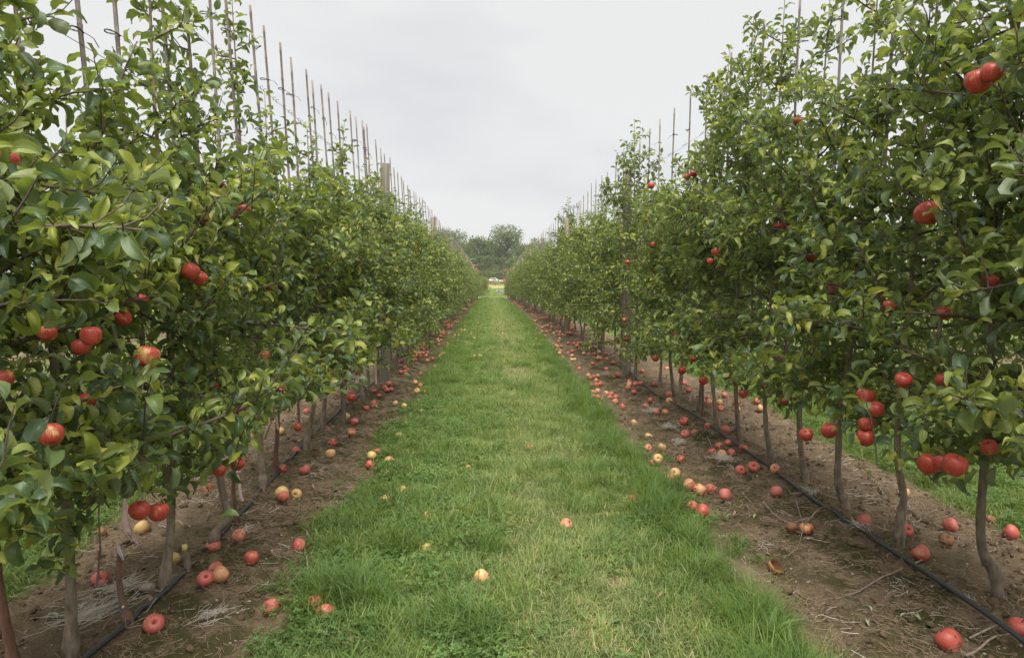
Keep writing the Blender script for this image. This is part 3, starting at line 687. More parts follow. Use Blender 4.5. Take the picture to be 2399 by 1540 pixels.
# ------------------------------------------------------------------ bamboo stakes
def bamboo_mesh(h, seed):
    r = np.random.default_rng(seed); zs = [0]; rad = [.0103]; z = r.uniform(.1, .25)
    while z < h - .03:
        rr = .0103 - .0022 * z / h
        for dz, k in ((-.012, 1.0), (-.003, 1.2), (.002, 1.04), (.006, 1.18), (.014, 1.0)): zs.append(z + dz); rad.append(rr * k)
        z += r.uniform(.24, .34)
    zs.append(h); rad.append(.0082); zs = np.array(zs); bow = r.uniform(-.02, .02)
    P = np.stack([bow * np.sin(zs / h * 3.14), bow * .7 * np.sin(zs / h * 5), zs], 1)
    V, F = tube(P, np.array(rad), 8); return MB().add(V, F).mesh('cane', [M_BAMB])
BAMB = [bamboo_mesh(3.3, s) for s in range(5)]
V_, F_ = [], None
def tie_mesh():
    mb = MB(); th = np.linspace(0, 2 * math.pi, 13)
    P = np.stack([.026 + .038 * np.cos(th), .014 * np.sin(th), .004 * np.sin(th * 2)], 1); V, F = tube(P, .0022, 4, False); mb.add(V * np.array([1, 1, 1]), F)
    P2 = P + np.array([0, 0, .005]); V, F = tube(P2, .0022, 4, False); mb.add(V, F)
    V, F = tube(np.array([[.02, .014, 0], [-.03, .03, -.02], [-.05, .035, -.06]]), .002, 4); mb.add(V, F)
    return mb.mesh('tie', [M_TIE])
TIE = tie_mesh()
def stake(foot, top, lab, grp, ties=True):
    v = Vector(top) - Vector(foot); q = v.to_track_quat('Z', 'Y')
    root = link('bamboo_stake', BAMB[int(rng.integers(0, 5))], loc=foot); root.rotation_mode = 'QUATERNION'
    root.rotation_quaternion = q @ Quaternion((0, 0, 1), rng.uniform(-.5, .5)); root.scale = (1, 1, v.length / 3.3)
    tag(root, lab, 'stake', grp)
    if ties:
        for z in (.35, 1.25, 2.1, 2.85): link('tie', TIE, root, loc=(0, 0, z + rng.uniform(-.12, .12)), rz=rng.uniform(-1, 1))
    return root
Ltops = [(5,38),(97,175),(208,292),(275,391),(387,475),(422,550),(484,580),(537,632),(595,691),(690,757),(721,796),(765,825),(778,867),(799,850),(863,953),(891,1011),(918,1050),(959,1079),(984,1145),(1011,1177),(1034,1204),(1051,1232),(1079,1267),(1095,1297),(1122,1304),(1137,1315),(1158,1347),(1181,1351),(1199,1378),(1218,1407),(1230,1427),(1243,1433),(1262,1468),(1275,1480),(1286,1490)]
LT = [(on_x((1000 + x / 1.711) / 1.708, y / 1.711 / 1.708, -1.63)) for x, y in Ltops]
Rtops = [(1722,138),(1497,358),(1337,505),(1213,612),(1107,738),(1005,814),(939,880),(872,955),(760,1030),(708,1086),(648,1178),(609,1200),(573,1226),(540,1256),(515,1308),(486,1332),(469,1367),(456,1372),(443,1393),(420,1410)]
RT = [(on_x((2050 + x / 1.711) / 1.708, y / 1.711 / 1.708, 2.20)) for x, y in Rtops]
LT = [Vector((-1.62, y, 3.36)) for y in (2.72, 3.05, 3.46, 3.75, 4.12, 4.36)] + [p for p in LT]
RT = [Vector((2.2, y, 3.5)) for y in (2.6, 3.2, 3.74, 4.34, 4.92)] + [p for p in RT]
for lst, X, sp, end in ((LT, -1.62, .50, 75), (RT, 2.2, .62, 75)):
    y = max(p.y for p in lst) + sp
    while y < end: lst.append(Vector((X + rng.normal(0, .02), y, rng.normal(3.33 if X < 0 else 3.42, .05) + float(np.interp(y, TY, TZ))))); y += sp + rng.normal(0, .05)
def seqlabel(what, side, k, y, posts):
    npst = sum(1 for p in posts if p < y)
    if npst == 0: return None
    return npst
for lst, side, posts, fx in ((LT, 'left', POST_L, LX - .03), (RT, 'right', POST_R, RX + .05)):
    lst.sort(key=lambda p: p.y); cnt = {}
    groups = {}
    for p in lst: groups.setdefault(sum(1 for q in posts if q < p.y), []).append(p)
    for k, g in groups.items():
        for j, p in enumerate(g):
            if k == 0:
                lab = 'weathered bamboo stake, %s before the nearest wooden post of the %s row' % (ORD[len(g) - 1 - j] if j < len(g) - 1 else 'last', side); grp = 'bamboo stakes of the %s row' % side
            elif k == 1: lab = 'bare topped bamboo stake, %s beyond the nearest wooden post of the %s row' % (ORD[j], side); grp = 'bamboo stakes of the %s row' % side
            elif k == 2: lab = 'thin bamboo stake, %s beyond the second wooden post of the %s row' % (ORD[j], side); grp = 'bamboo stakes of the %s row' % side
            else: lab = 'tiny distant bamboo stake at the far end of the %s row' % side; grp = 'distant bamboo stakes of the %s row' % side
            foot = Vector((fx + rng.normal(0, .015), p.y + rng.normal(0, .03), hz(fx, p.y) + rng.uniform(.72, .95)))
            stake(foot, p, lab, grp, p.y < 12)
for X, side in ((LX - PITCH, 'left'), (RX + PITCH, 'right')):
    y = 3.0
    while y < 30:
        stake((X, y, 0), (X + rng.normal(0, .04), y + rng.normal(0, .05), rng.normal(3.35, .06)), 'bamboo stake of the next row behind the %s row' % side, 'bamboo stakes of the next row on the %s' % side, False); y += rng.uniform(.6, .75)

# ------------------------------------------------------------------ wooden posts
def post_mesh(h, rad, seed):
    r = np.random.default_rng(seed); n = 20; zs = np.linspace(0, h, 9); th = np.arange(n) * 2 * math.pi / n; V = []
    cr = r.integers(0, n, 3)
    for z in zs:
        rr = rad * (1 - .06 * z / h) * (1 + .015 * np.cos(3 * th + z)); 
        for c in cr: rr[c] *= .86
        V.append(np.stack([rr * np.cos(th), rr * np.sin(th), np.full(n, z)], 1))
    V.append(np.stack([rad * .88 * np.cos(th), rad * .88 * np.sin(th), np.full(n, h + .006)], 1)); V = np.concatenate(V + [np.array([[0, 0, h + .006]])])
    i = np.arange(9)[:, None] * n; j = np.arange(n)[None]; j2 = (j + 1) % n; F = np.stack([i + j, i + j2, i + n + j2, i + n + j], -1).reshape(-1, 4)
    jj = np.arange(n); F3 = np.stack([9 * n + jj, 9 * n + (jj + 1) % n, np.full(n, 10 * n)], 1)
    return MB().add(V, [F, F3]).mesh('post', [M_POST], smooth=False)
PN = ['nearest', 'second', 'third', 'fourth', 'fifth', 'sixth', 'seventh', 'eighth', 'last']
for posts, X, side in ((POST_L, -1.43, 'left'), (POST_R, 1.98, 'right')):
    for k, y in enumerate(posts):
        o = link('wooden_post', post_mesh(3.0, .066, k), loc=(X, y, hz(X, y) - .08)); o.rotation_euler = (rng.normal(0, .008), -.012 if side == 'left' else .012, rng.uniform(0, 6))
        tag(o, '%s round weathered wooden trellis post standing in the %s row' % (PN[k], side), 'post', 'trellis posts')

# ------------------------------------------------------------------ trellis wires with clips
def wire(name, X, z, y0, y1, rad, lab, clips=None, sag=0):
    ys = np.linspace(y0, y1, 120); P = np.stack([np.full(120, X) + .01 * np.sin(ys), ys, z + np.interp(ys, TY, TZ) + .012 * np.sin(ys * .8) - sag * np.sin((ys - y0) / (y1 - y0) * 3.14)], 1)
    V, F = tube(P, rad, 5); o = link(name, MB().add(V, F).mesh(name, [M_WIRE]))
    tag(o, lab, 'wire', 'trellis wires')
    for y in clips or []:
        th = np.linspace(0, 4.4, 8); Q = np.stack([.012 * np.cos(th), .02 * th / 4.4 - .01, .012 * np.sin(th)], 1)
        V, F = tube(Q, .0016, 4); link('clip', MB().add(V, F).mesh('clip', [M_WIRE]), o, loc=(X, y, z + .012 * math.sin(y * .8)))
for X, side, zs in ((-1.56, 'left', (.95, 1.62, 2.33, 2.76)), (2.16, 'right', (.95, 1.5, 2.02, 2.48, 2.93))):
    nm = {0: 'lowest', len(zs) - 1: 'topmost'}
    for k, z in enumerate(zs):
        lab = '%s thin steel trellis wire stretched along the %s row' % (nm.get(k, ORD[k] + ' from bottom'), side)
        st = LT if side == 'left' else RT
        cl = [p.y + d for p in st for d in (-.035, .035) if p.y < 11] if k == len(zs) - 1 else []
        wire('trellis_wire', X, z, 1.0, 75.5, .0014, lab, cl)

# ------------------------------------------------------------------ irrigation pipes
def pipe(pts, lab):
    pts = np.array(pts, float); s = np.linspace(0, 1, len(pts)); q = np.linspace(0, 1, 600)
    P = np.stack([np.interp(q, s, pts[:, i]) for i in range(3)], 1)
    for _ in range(6): P[1:-1] = (P[:-2] + P[1:-1] * 2 + P[2:]) / 4
    P[:, 2] = np.maximum(P[:, 2], hgt(P[:, 0], P[:, 1]) + .006)
    V, F = tube(P, .0115, 9); o = link('irrigation_pipe', MB().add(V, F).mesh('irrigation_pipe', [M_PIPE])); tag(o, lab, 'pipe', 'irrigation pipes')
rp = [on_plane(x, y, .10) for x, y in ((2480, 1560), (2398, 1500), (2280, 1415), (2105, 1292), (1950, 1188), (1870, 1133), (1800, 1082), (1715, 1033), (1640, 978), (1590, 948), (1540, 920), (1500, 890))]
pts = [(p.x, p.y, .085 + .02 * math.sin(i)) for i, p in enumerate(rp)]; pts += [(2.0, 9.5, .12)] + [(2.05 + .03 * math.sin(y), y, (.07 + .02 * math.sin(y * 2)) + float(np.interp(y, TY, TZ))) for y in np.arange(10.2, 75, .7)]
pipe(pts, 'black irrigation pipe running along the foot of the right row')
lp = [on_plane(x, y, .07) for x, y in ((120, 1600), (200, 1538), (300, 1458), (400, 1372), (480, 1290), (560, 1205), (640, 1120), (700, 1052), (740, 1008), (800, 960))]
pts = [(p.x, p.y, .07) for p in lp] + [(-1.58 + .03 * math.sin(y), y, (.07 + .02 * math.sin(y * 2)) + float(np.interp(y, TY, TZ))) for y in np.arange(lp[-1].y + .8, 75, .7)]
pipe(pts, 'black irrigation pipe lying along the foot of the left row')

# ------------------------------------------------------------------ fallen apples
# view x, view y of the centre, yellow share, rot, bloom, radius factor, label
P0 = .7
A = []
def ap(x, y, ye, rt, bl, sz=1.0, lab=None, kind='a'): A.append((x, y, ye, rt, bl, sz, lab, kind))
ap(360,1460,.15,.35,.5,1.0,'large scuffed red apple by the foot of the tagged stub at the lower left')
ap(235,1355,.1,.1,.6,.95,'dull red apple between the straight left trunk and the tagged stub')
ap(333,1236,.85,.1,.4,1.05,'yellow and pink apple below the pair of apples hanging at the left')
ap(408,1308,.98,.1,.1,.8,'yellow apple half hidden behind a trunk beside the left pipe')
ap(480,1355,.1,.1,.5,.92,'red apple at the left of the three piled apples')
ap(516,1345,.5,.1,.8,1.0,'pale pink apple at the front of the three piled apples')
ap(506,1334,.25,.3,.6,.95,'red apple at the back of the three piled apples')
ap(500,1278,.2,.1,.8,.95,'pink apple lying left of the S bent trunk')
ap(560,1254,.35,.1,.9,.92,'pink apple with pale calyx showing, right of the S bent trunk')
ap(589,1306,.2,.1,.3,.9,'solid red apple alone on soil right of the three piled apples')
ap(636,1420,.25,.2,.7,.85,'small pinkish apple alone on soil near the lower left twigs')
ap(738,1418,.2,.25,.6,1.1,'big red apple behind its twin at the left grass edge')
ap(763,1437,.2,.1,.6,1.1,'big red apple with a clover leaf on top at the left grass edge')
ap(701,1277,.2,.1,.6,.98,'red apple beside the forked red twig on the left soil')
ap(488,1143,.2,.1,.5,.85,'red apple on soil behind the left row near the pink ribbon')
ap(239,1247,.5,.7,.2,.7,'broken rotten apple in the grass behind the tagged stub','r')
ap(774,1062,.8,.05,.5,1.0,'orange apple alone on soil near the leaning left trunk')
ap(780,1036,.3,.9,.3,.95,'red apple with a large black rot patch on the left soil')
ap(695,1055,.1,.1,.6,.9,'red apple behind the left pipe beside the leaning trunk')
ap(882,1060,.05,.5,.5,.9,'dark red apple behind the yellow apple at the left grass edge')
ap(870,1067,1.0,.1,.1,.95,'yellow apple touching a dark red one at the left grass edge')
ap(865,1088,.1,.5,.5,.9,'dark bruised red apple just below the yellow apple')
ap(911,1082,.55,.2,.6,1.15,'big orange red apple at the clover edge beside the yellow apple')
ap(715,1100,.15,.1,.6,1.0,'red apple under the low leafy twig in the left row')
ap(751,1115,.5,1.0,.2,.65,'small brown shrivelled apple on mossy soil at left','r')
ap(662,1096,.2,.1,.6,.75,'red apple partly behind a trunk in the left row')
ap(661,1153,.9,.1,.2,1.05,'yellow apple behind a red one beside the left pipe')
ap(665,1162,.2,.1,.6,.9,'red apple in front of the yellow apple beside the left pipe')
ap(695,1156,.6,.1,.3,.9,'orange red apple with stem right of the yellow and red pair')
ap(943,1153,.55,.1,.4,1.05,'yellow and red apple sunk in the clover at left')
ap(903,1173,.7,.95,.2,1.05,'peach apple with a dark rotten hole in the clover')
ap(999,1214,.55,.25,.6,1.0,'peach apple with brown spots in the grass above the small yellow one')
ap(1000,1284,1.0,0,.1,.8,'small lime yellow apple alone in the grass')
ap(1096,1098,.6,.2,.7,.8,'pink apple alone in the clover left of the path centre')
ap(1127,1354,.6,.2,.9,1.05,'pale yellow apple half sunk in grass at the bottom centre')
ap(718,963,.2,.1,.6,.85,'red apple on soil behind the left row trunks, right of a ribbon')
ap(659,1009,.7,.1,.3,.9,'orange apple behind the reddish saplings of the left row')
ap(811,975,.9,.1,.4,.95,'yellow orange apple above a red one beside the left pipe')
ap(830,987,.15,.1,.6,1.0,'red apple just below the yellow orange one by the left pipe')
ap(823,1013,.3,.15,.6,.95,'orange red apple beside the mossy patch of the left strip')
ap(762,1005,.1,.1,.6,.85,'red apple hidden behind the upright black pipe fitting at left')
ap(858,956,.2,.1,.7,.85,'red apple left of the stacked pair on the left soil')
ap(877,952,.3,.1,.7,.9,'red apple in front of the stacked pair on the left soil')
ap(875,943,.1,.1,.6,.85,'red apple at the back of the stacked pair on the left soil')
ap(926,944,.6,.1,.6,.8,'orange apple beside the yellow apple in the left wheel track')
ap(947,951,1.0,.05,.05,.9,'bright yellow apple with stem cavity up, in the left wheel track')
ap(972,946,1.0,.1,.1,.75,'yellow green apple at the grass edge right of the bright yellow one')
ap(989,966,.5,.2,.5,.95,'red and yellow apple in the grass below two yellow apples')
ap(951,995,.85,.1,.5,.95,'peach apple half hidden in clover at the left grass edge')
ap(934,1022,.9,.1,.3,.95,'yellow apple sunk in clover below the peach one')
ap(955,1020,.7,.3,.7,.7,'pale pink apple in clover beside the sunken yellow one')
ap(1050,1007,.4,.3,.7,.75,'pink apple alone in the grass left of the path middle')
ap(977,915,.6,.1,.6,1.05,'orange apple near the left grass edge below a dull red pair')
ap(993,918,.4,.2,.6,.8,'red apple half in grass beside the large orange one')
ap(985,903,.4,.3,.6,.9,'pinkish apple above the large orange one at the left grass edge')
ap(972,895,.5,.1,.6,.95,'orange red apple on the left wheel track'); ap(986,875,.4,.1,.6,.85,'apple alone on the left wheel track beyond the nearest post')
ap(911,898,.3,.2,.6,.95,'red apple leaning at the foot of the nearest left post'); ap(901,907,.2,.1,.7,.9,'pink apple left of the group in front of the nearest left post')
ap(916,912,.2,.1,.7,.85,'pink apple right of the group in front of the nearest left post'); ap(906,913,.2,.1,.8,.85,'pink apple in the middle of the group in front of the nearest left post')
ap(888,926,.2,.1,.6,.75,'small red apple in front of the nearest left post, apart from its group')
ap(877,915,.2,.1,.6,.8)
for x, y, ye in [(949,870,.2),(949,861,.4),(955,866,.1),(939,871,.2),(973,842,.2),(943,844,.3),(938,845,.3),(985,833,.3),(998,832,.4),(975,834,.1),(1001,825,.4),(991,818,.2),(999,816,.3),(1008,813,.2),(1009,808,.1),(1018,858,.4),(1033,842,.3),(1040,828,.6),(1048,815,.95),(1060,804,.95),(1060,809,.4),(1068,806,.3),(1070,813,.3),(1059,836,.95),(1014,801,.4),(1027,799,.9),(1062,791,.3),(1038,774,.1),(1031,781,.2),(1027,783,.2),(1022,787,.2),(1050,767,.2),(1080,774,.4),(1084,779,.4),(1100,776,.5),(1104,779,.3),(1115,777,.4),(1126,778,.95),(1103,783,.5),(1179,770,.6),(1177,781,.6),(1113,798,.9),(1088,760,.95),(1091,761,.9),(1097,758,.6),(1108,763,.7),(1096,738,.9),(1066,753,.4),(1056,754,.3),(1061,758,.3),(954,805,.3),(966,804,.2),(586,1025,.2)]:
    ap(x, y, ye, .1, .6, .9)
ap(1241,1051,.2,.1,.7,.95,'red apple alone in the short grass at the middle of the path')
ap(1325,1229,.42,.1,1.0,1.0,'peach pink apple alone in the grass right of the path centre')
ap(1484,1169,.1,.2,.2,.8,'dark red apple buried in grass at the right side of the path')
ap(1516,1048,.4,.1,.7,.9,'red and yellow apple at left of the pair by the right grass edge')
ap(1550,1048,.6,.1,.6,.95,'orange pink apple at right of the pair by the right grass edge')
ap(1541,1074,.8,.2,.3,1.0,'yellow and red apple at the right grass edge above a small one')
ap(1529,1083,.4,.1,.7,.7,'small pink apple peeping from the right grass edge')
ap(1594,1075,.0,.3,.5,.85,'dark red apple alone on the right soil beside pale straw')
ap(1583,1107,.75,.15,.5,.95,'orange apple just above a pink one at the right grass edge')
ap(1567,1121,.35,.2,.8,.95,'dull pink apple in the blades of the right grass edge')
ap(1614,1136,.45,.1,.7,1.1,'leftmost apple of three large orange red ones in a row')
ap(1638,1147,.5,.3,.6,1.1,'middle apple of three large orange red ones in a row')
ap(1664,1145,.3,.2,.7,.95,'rightmost apple of three large orange red ones in a row')
ap(1698,1158,.15,.1,.8,1.0,'pink apple alone on soil right of the three in a row')
ap(1622,1187,.1,.1,.6,.95,'red apple half hidden in the right grass edge behind its neighbour')
ap(1646,1197,.05,.1,.4,1.1,'bright red apple at the right grass edge with dimple showing')
ap(1668,1058,.05,.5,.5,.85,'dark bruised apple at the left of the heap by the right pipe')
ap(1685,1045,.05,.1,.6,.9,'red apple at the top of the heap by the right pipe')
ap(1692,1064,.45,.1,.7,.95,'orange pink apple at the front of the heap by the right pipe')
ap(1713,1060,.05,.1,.6,.85,'red apple at the right of the heap touching the pipe')
ap(1705,1036,.2,.1,.6,.7,'small apple behind the right pipe above the heap'); ap(1741,1050,.2,.3,.7,.9,'pink red apple behind the pipe beside a swollen trunk foot')
ap(1734,1101,.05,.1,.7,1.0,'red apple resting on pale straw below the heap'); ap(1765,1093,.3,.1,.5,1.05,'large red apple with green flush right of the straw'); ap(1815,1098,.5,.3,.6,.9,'orange apple crossed by the pipe and a bent twig')
ap(1818,1151,.15,.3,.8,.95,'pink apple with dark specks alone below the right pipe')
ap(2024,1219,.1,.1,.7,1.0,'red apple resting just behind the right pipe, stem end up'); ap(2120,1241,.05,.2,.5,.95,'red apple half hidden behind the kinked right trunk')
ap(2225,1229,.05,.1,.8,1.0,'pink red apple left of the rightmost trunk'); ap(2216,1265,.8,1.0,.2,.95,'tan shrivelled apple with a split, left of the rightmost trunk','r')
ap(2368,1246,.05,.1,.5,1.05,'red apple with deep dimple facing out near the right edge'); ap(2320,1216,.8,1.0,.2,.7,'flat brown rotten apple near the right grass','r')
ap(2157,1295,.15,.1,.7,1.1,'streaked pink red apple beside the right pipe, between two trunks'); ap(2119,1153,.75,.1,.7,.8,'peach apple peeping out behind the kinked trunk')
ap(2223,1499,.05,.5,.3,1.15,'largest red apple with black spots at the bottom right'); ap(2385,1469,.05,.1,.4,1.0,'red apple cut by the right edge beyond the pipe')
ap(1855,1234,.5,.95,.2,.75,'small brown bitten apple beside a bruised one on the right soil','r'); ap(1888,1238,.4,.75,.3,.95,'bruised brownish apple inside the curve of a grey twig'); ap(1887,1071,.4,.9,.2,.6,'small rotten apple on soil behind the right row','r')
ap(1603,987,.2,.5,.4,1.15,'large red apple with brown mark and a leaf, on the right soil'); ap(1605,1018,.05,.6,.6,1.05,'dark bruised red apple left of a brighter one'); ap(1627,1015,.1,.1,.7,1.0,'bright pink red apple right of a bruised one')
ap(1519,1022,.8,.2,.2,.95,'yellow apple with red cheek near the right grass edge'); ap(1658,998,.4,.1,.4,.85,'orange apple behind the pipe left of a swollen trunk foot'); ap(1698,1006,.2,.1,.8,1.05,'pink apple behind the right pipe between two trunk feet')
ap(1566,923,.3,.1,.7,1.0); ap(1567,939,.7,.3,.4,1.0); ap(1523,937,.1,.2,.4,.85); ap(1512,951,.4,.8,.2,.9,'brown rotten apple in pale straw on the right soil'); ap(1538,964,.2,.1,.8,.85); ap(1558,964,.4,.1,.6,.85); ap(1485,989,.9,.4,.5,.85,'flattened orange apple alone on the right wheel track')
ap(1458,952,.1,.6,.5,1.0,'red apple with two dark holes below the scattered heap at right')
for x, y, ye in [(1441,941,.4),(1428,932,.2),(1443,930,.1),(1432,923,.2),(1420,921,.6),(1400,916,.4),(1389,919,.5),(1389,929,.1),(1400,930,.2),(1403,949,.7),(1384,902,.3),(1396,901,.1),(1406,899,.2),(1396,891,.4),(1384,885,.1),(1390,882,.1),(1400,881,.6),(1446,878,.2),(1420,864,.05),(1388,852,.2),(1357,863,.3),(1436,849,.2),(1408,839,.2),(1420,841,.3),(1392,828,.1),(1402,824,.9),(1418,828,.1),(1339,842,.95),(1346,842,.95),(1340,833,.8),(1331,826,.3),(1340,822,.2),(1310,827,.95),(1315,811,.7),(1306,811,.5),(1301,809,.4),(1295,805,.3),(1308,799,.2),(1330,804,.2),(1345,804,.2),(1354,803,.1),(1360,803,.1),(1474,894,.1),(1474,900,.95),(1470,908,.3),(1484,918,.1),(1488,900,.1),(1500,898,.2),(1533,899,.2),(1504,869,.2),(1561,863,.4),(1613,914,.1),(1603,896,.2),(1670,897,.3),(1646,939,.1),(1660,932,.1),(1661,942,.5),(1696,925,.3),(1684,942,1.0),(1686,956,.1),(1724,943,.3),(1723,937,.3),(1726,958,.7),(1772,939,.1),(1780,955,.7),(1277,787,.4),(1264,780,.3),(1269,776,.8),(1256,770,.3),(1262,765,.2),(1250,761,.2),(1305,777,.1),(1311,780,.1),(1318,784,.2),(1310,785,.1),(1322,785,.3),(1378,879,.9),(1372,936,.7),(1255,906,.6),(1338,911,.6)]:
    ap(x, y, ye, .12, .7, .95)
# colour words for labels that are built from where an apple lies
def colour_word(ye, rt):
    if rt > .6: return 'bruised'
    return 'yellow' if ye > .85 else 'orange' if ye > .5 else 'red and yellow' if ye > .35 else 'pink red' if ye > .15 else 'red'
auto = {}
placed = []
for (x, y, ye, rt, bl, szf, lab, kind) in A:
    r_ = .0385 * szf
    q = on_plane(x, y, r_ * .85 + .03)
    for _ in range(3): q = on_plane(x, y, hz(q.x, q.y) + r_ * (.86 if dirt_mask(q.x, q.y) > .5 else .48))
    placed.append((q, r_, ye, rt, bl, lab, kind))
# far, countless windfalls (continue both strips into the distance)
r2 = np.random.default_rng(77)
def far_spot(n, lo, hi):
    out = []
    while len(out) < n:
        y = lo + (hi - lo) * r2.random() ** 1.15; s = r2.random()
        if s < .47: x = r2.normal(-1.22, .27)
        elif s < .95: x = r2.normal(1.72, .32)
        else: x = r2.uniform(-.8, 1.2)
        if r2.random() < .5 and out: b = out[-1]; x = b[0] + r2.normal(0, .08); y = b[1] + r2.normal(0, .15)
        out.append((x, min(max(y, lo), hi)))
    return out
for x, y in far_spot(105, 11.5, 19): placed.append((Vector((x, y, hz(x, y) + .033)), r2.uniform(.034, .04), float(r2.choice([.1, .2, .3, .45, .6, .95])), .1, .6, None, 'far'))
def zone(q):
    x = q.x
    if x < LX - .25: return 'behind left row'
    if x < -.86: return 'on left soil'
    if x < 1.24: return 'in path grass'
    if x < RX + .1: return 'on right soil'
    return 'behind right row'
def dist_phrase(q):
    side = 'left' if q.x < .2 else 'right'; posts = POST_L if side == 'left' else POST_R
    if q.y < posts[0] - 1: return 'nearer than the first %s post' % side
    if q.y < posts[0] + 1: return 'beside the first %s post' % side
    if q.y < posts[1] - 1: return 'between first and second %s posts' % side
    return 'around the second %s post' % side
bucket = {}
for k, e in enumerate(placed):
    if e[5] is None: bucket.setdefault((colour_word(e[2], e[3]), zone(e[0]), dist_phrase(e[0])), []).append(k)
labels = {}
for (cw, zn, dp), ks in bucket.items():
    base = '%s windfall apple %s, %s' % (cw, zn, dp)
    if len(ks) == 1: labels[ks[0]] = (base, None); continue
    ks = sorted(ks, key=lambda k: placed[k][0].y)
    if placed[ks[0]][0].y > 11 or len(ks) > 5:
        for k in ks: labels[k] = (base, '%s windfalls %s, %s' % (cw, zn, dp))
    else:
        nm = {2: ['nearer', 'farther'], 3: ['nearest', 'middle', 'farthest'], 4: ['nearest', 'second nearest', 'third nearest', 'farthest'], 5: ['nearest', 'second nearest', 'third nearest', 'fourth nearest', 'farthest']}[len(ks)]
        for k, w in zip(ks, nm): labels[k] = (w + ' ' + base, None)
for k, (q, r_, ye, rt, bl, lab, kind) in enumerate(placed):
    near = q.y < 8
    if kind == 'r': me = APPLE_ROT[k % 3]
    else: me = APPLE_HI[k % 5] if near else APPLE_LO[k % 3]
    o = link('fallen_apple', me, loc=q); s = r_ / .04; o.scale = (s, s, s * (.8 if kind == 'r' else 1))
    o.rotation_euler = (rng.uniform(-1.3, 1.3), rng.uniform(-1.0, 1.0), rng.uniform(0, 6.28)); o.color = (ye, rt, bl, 1)
    if lab: tag(o, lab, 'apple', 'fallen apples')
    else: tag(o, labels[k][0], 'apple', labels[k][1] or 'fallen apples')
    if near and kind == 'a': link('stem', STEM_ME, o)
# hollow rotten half apple
def hollow():
    n = 22; th = np.arange(n) * 2 * math.pi / n; V = []; pr = [(0.05, -.8), (.4, -.78), (.75, -.55), (.98, -.1), (1.0, .15), (.93, .3), (.84, .28), (.78, .05), (.6, -.25), (.35, -.38), (.05, -.40)]
    r = np.random.default_rng(4)
    for i, (a, z) in enumerate(pr): rr = a * (1 + .05 * np.sin(3 * th + i * .3)) * (1 + r.normal(0, .03, n)); V.append(np.stack([rr * np.cos(th), rr * np.sin(th), z + r.normal(0, .05, n) * (i > 4)], 1))
    V = np.concatenate(V) * .042; i = np.arange(len(pr) - 1)[:, None] * n; j = np.arange(n)[None]; j2 = (j + 1) % n
    F = np.stack([i + j, i + j2, i + n + j2, i + n + j], -1).reshape(-1, 4); m = np.repeat([0] * 5 + [1] * 5, n)
    return mk_mesh('rotten_apple_half', V, F, [plain('rotten_rind', (.36, .16, .06), .6), M_ROTIN], True, m)
q = on_plane(1819, 1309, .05); o = link('rotten_apple_half', hollow(), loc=(q.x, q.y, hz(q.x, q.y) + .032)); o.rotation_euler = (R(28), R(8), .3); tag(o, 'hollowed out rotten brown apple half open side up on the right soil', 'apple')
# the crop beyond, too many to single out
mb = MB(); V0 = np.array([v.co[:] for v in APPLE_LO[0].vertices]); F0 = np.array([p.vertices[:] for p in APPLE_LO[0].polygons if len(p.vertices) == 4]); 
n_prof = 90
V0b = V0[:n_prof]; F0b = np.array([f for f in F0 if max(f) < n_prof])
for x, y in far_spot(430, 19, 75): mb.add(V0b * r2.uniform(.85, 1.0) + np.array([x, y, hz(x, y) + .03]), F0b)
o = link('distant_windfalls', mb.mesh('distant_windfalls', [M_APPLE])); o.color = (.3, .05, 1, 1); tag(o, 'countless pink windfall apples dotting the far soil strips', 'apples', kind='stuff')

# ------------------------------------------------------------------ instanced ground cover
def scatter(name, tmpl_meshes, P, rot, scl, idx, lab, cat):
    col = bpy.data.collections.new(name + '_pieces')
    for k, me in enumerate(tmpl_meshes):
        o = bpy.data.objects.new('%s_piece_%02d' % (name, k), me); col.objects.link(o)
    me = bpy.data.meshes.new(name); me.vertices.add(len(P)); me.vertices.foreach_set('co', np.asarray(P, dtype=np.float32).ravel())
    a = me.attributes.new('rot', 'FLOAT_VECTOR', 'POINT'); a.data.foreach_set('vector', np.asarray(rot, dtype=np.float32).ravel())
    a = me.attributes.new('scl', 'FLOAT', 'POINT'); a.data.foreach_set('value', np.asarray(scl, dtype=np.float32))
    a = me.attributes.new('idx', 'INT', 'POINT'); a.data.foreach_set('value', np.asarray(idx, dtype=np.int32))
    ob = link(name, me); tag(ob, lab, cat, kind='stuff')
    g = bpy.data.node_groups.new(name, 'GeometryNodeTree'); g.interface.new_socket('Geometry', in_out='INPUT', socket_type='NodeSocketGeometry'); g.interface.new_socket('Geometry', in_out='OUTPUT', socket_type='NodeSocketGeometry')
    gi = g.nodes.new('NodeGroupInput'); go = g.nodes.new('NodeGroupOutput'); ip = g.nodes.new('GeometryNodeInstanceOnPoints'); ci = g.nodes.new('GeometryNodeCollectionInfo')
    ci.inputs['Collection'].default_value = col; ci.inputs['Separate Children'].default_value = True; ip.inputs['Pick Instance'].default_value = True
    def na(nm, ty): n = g.nodes.new('GeometryNodeInputNamedAttribute'); n.data_type = ty; n.inputs['Name'].default_value = nm; return n.outputs['Attribute']
    g.links.new(gi.outputs[0], ip.inputs['Points']); g.links.new(ci.outputs[0], ip.inputs['Instance']); g.links.new(na('idx', 'INT'), ip.inputs['Instance Index'])
    g.links.new(na('rot', 'FLOAT_VECTOR'), ip.inputs['Rotation']); g.links.new(na('scl', 'FLOAT'), ip.inputs['Scale']); g.links.new(ip.outputs[0], go.inputs[0])
    md = ob.modifiers.new('scatter', 'NODES'); md.node_group = g
    return ob
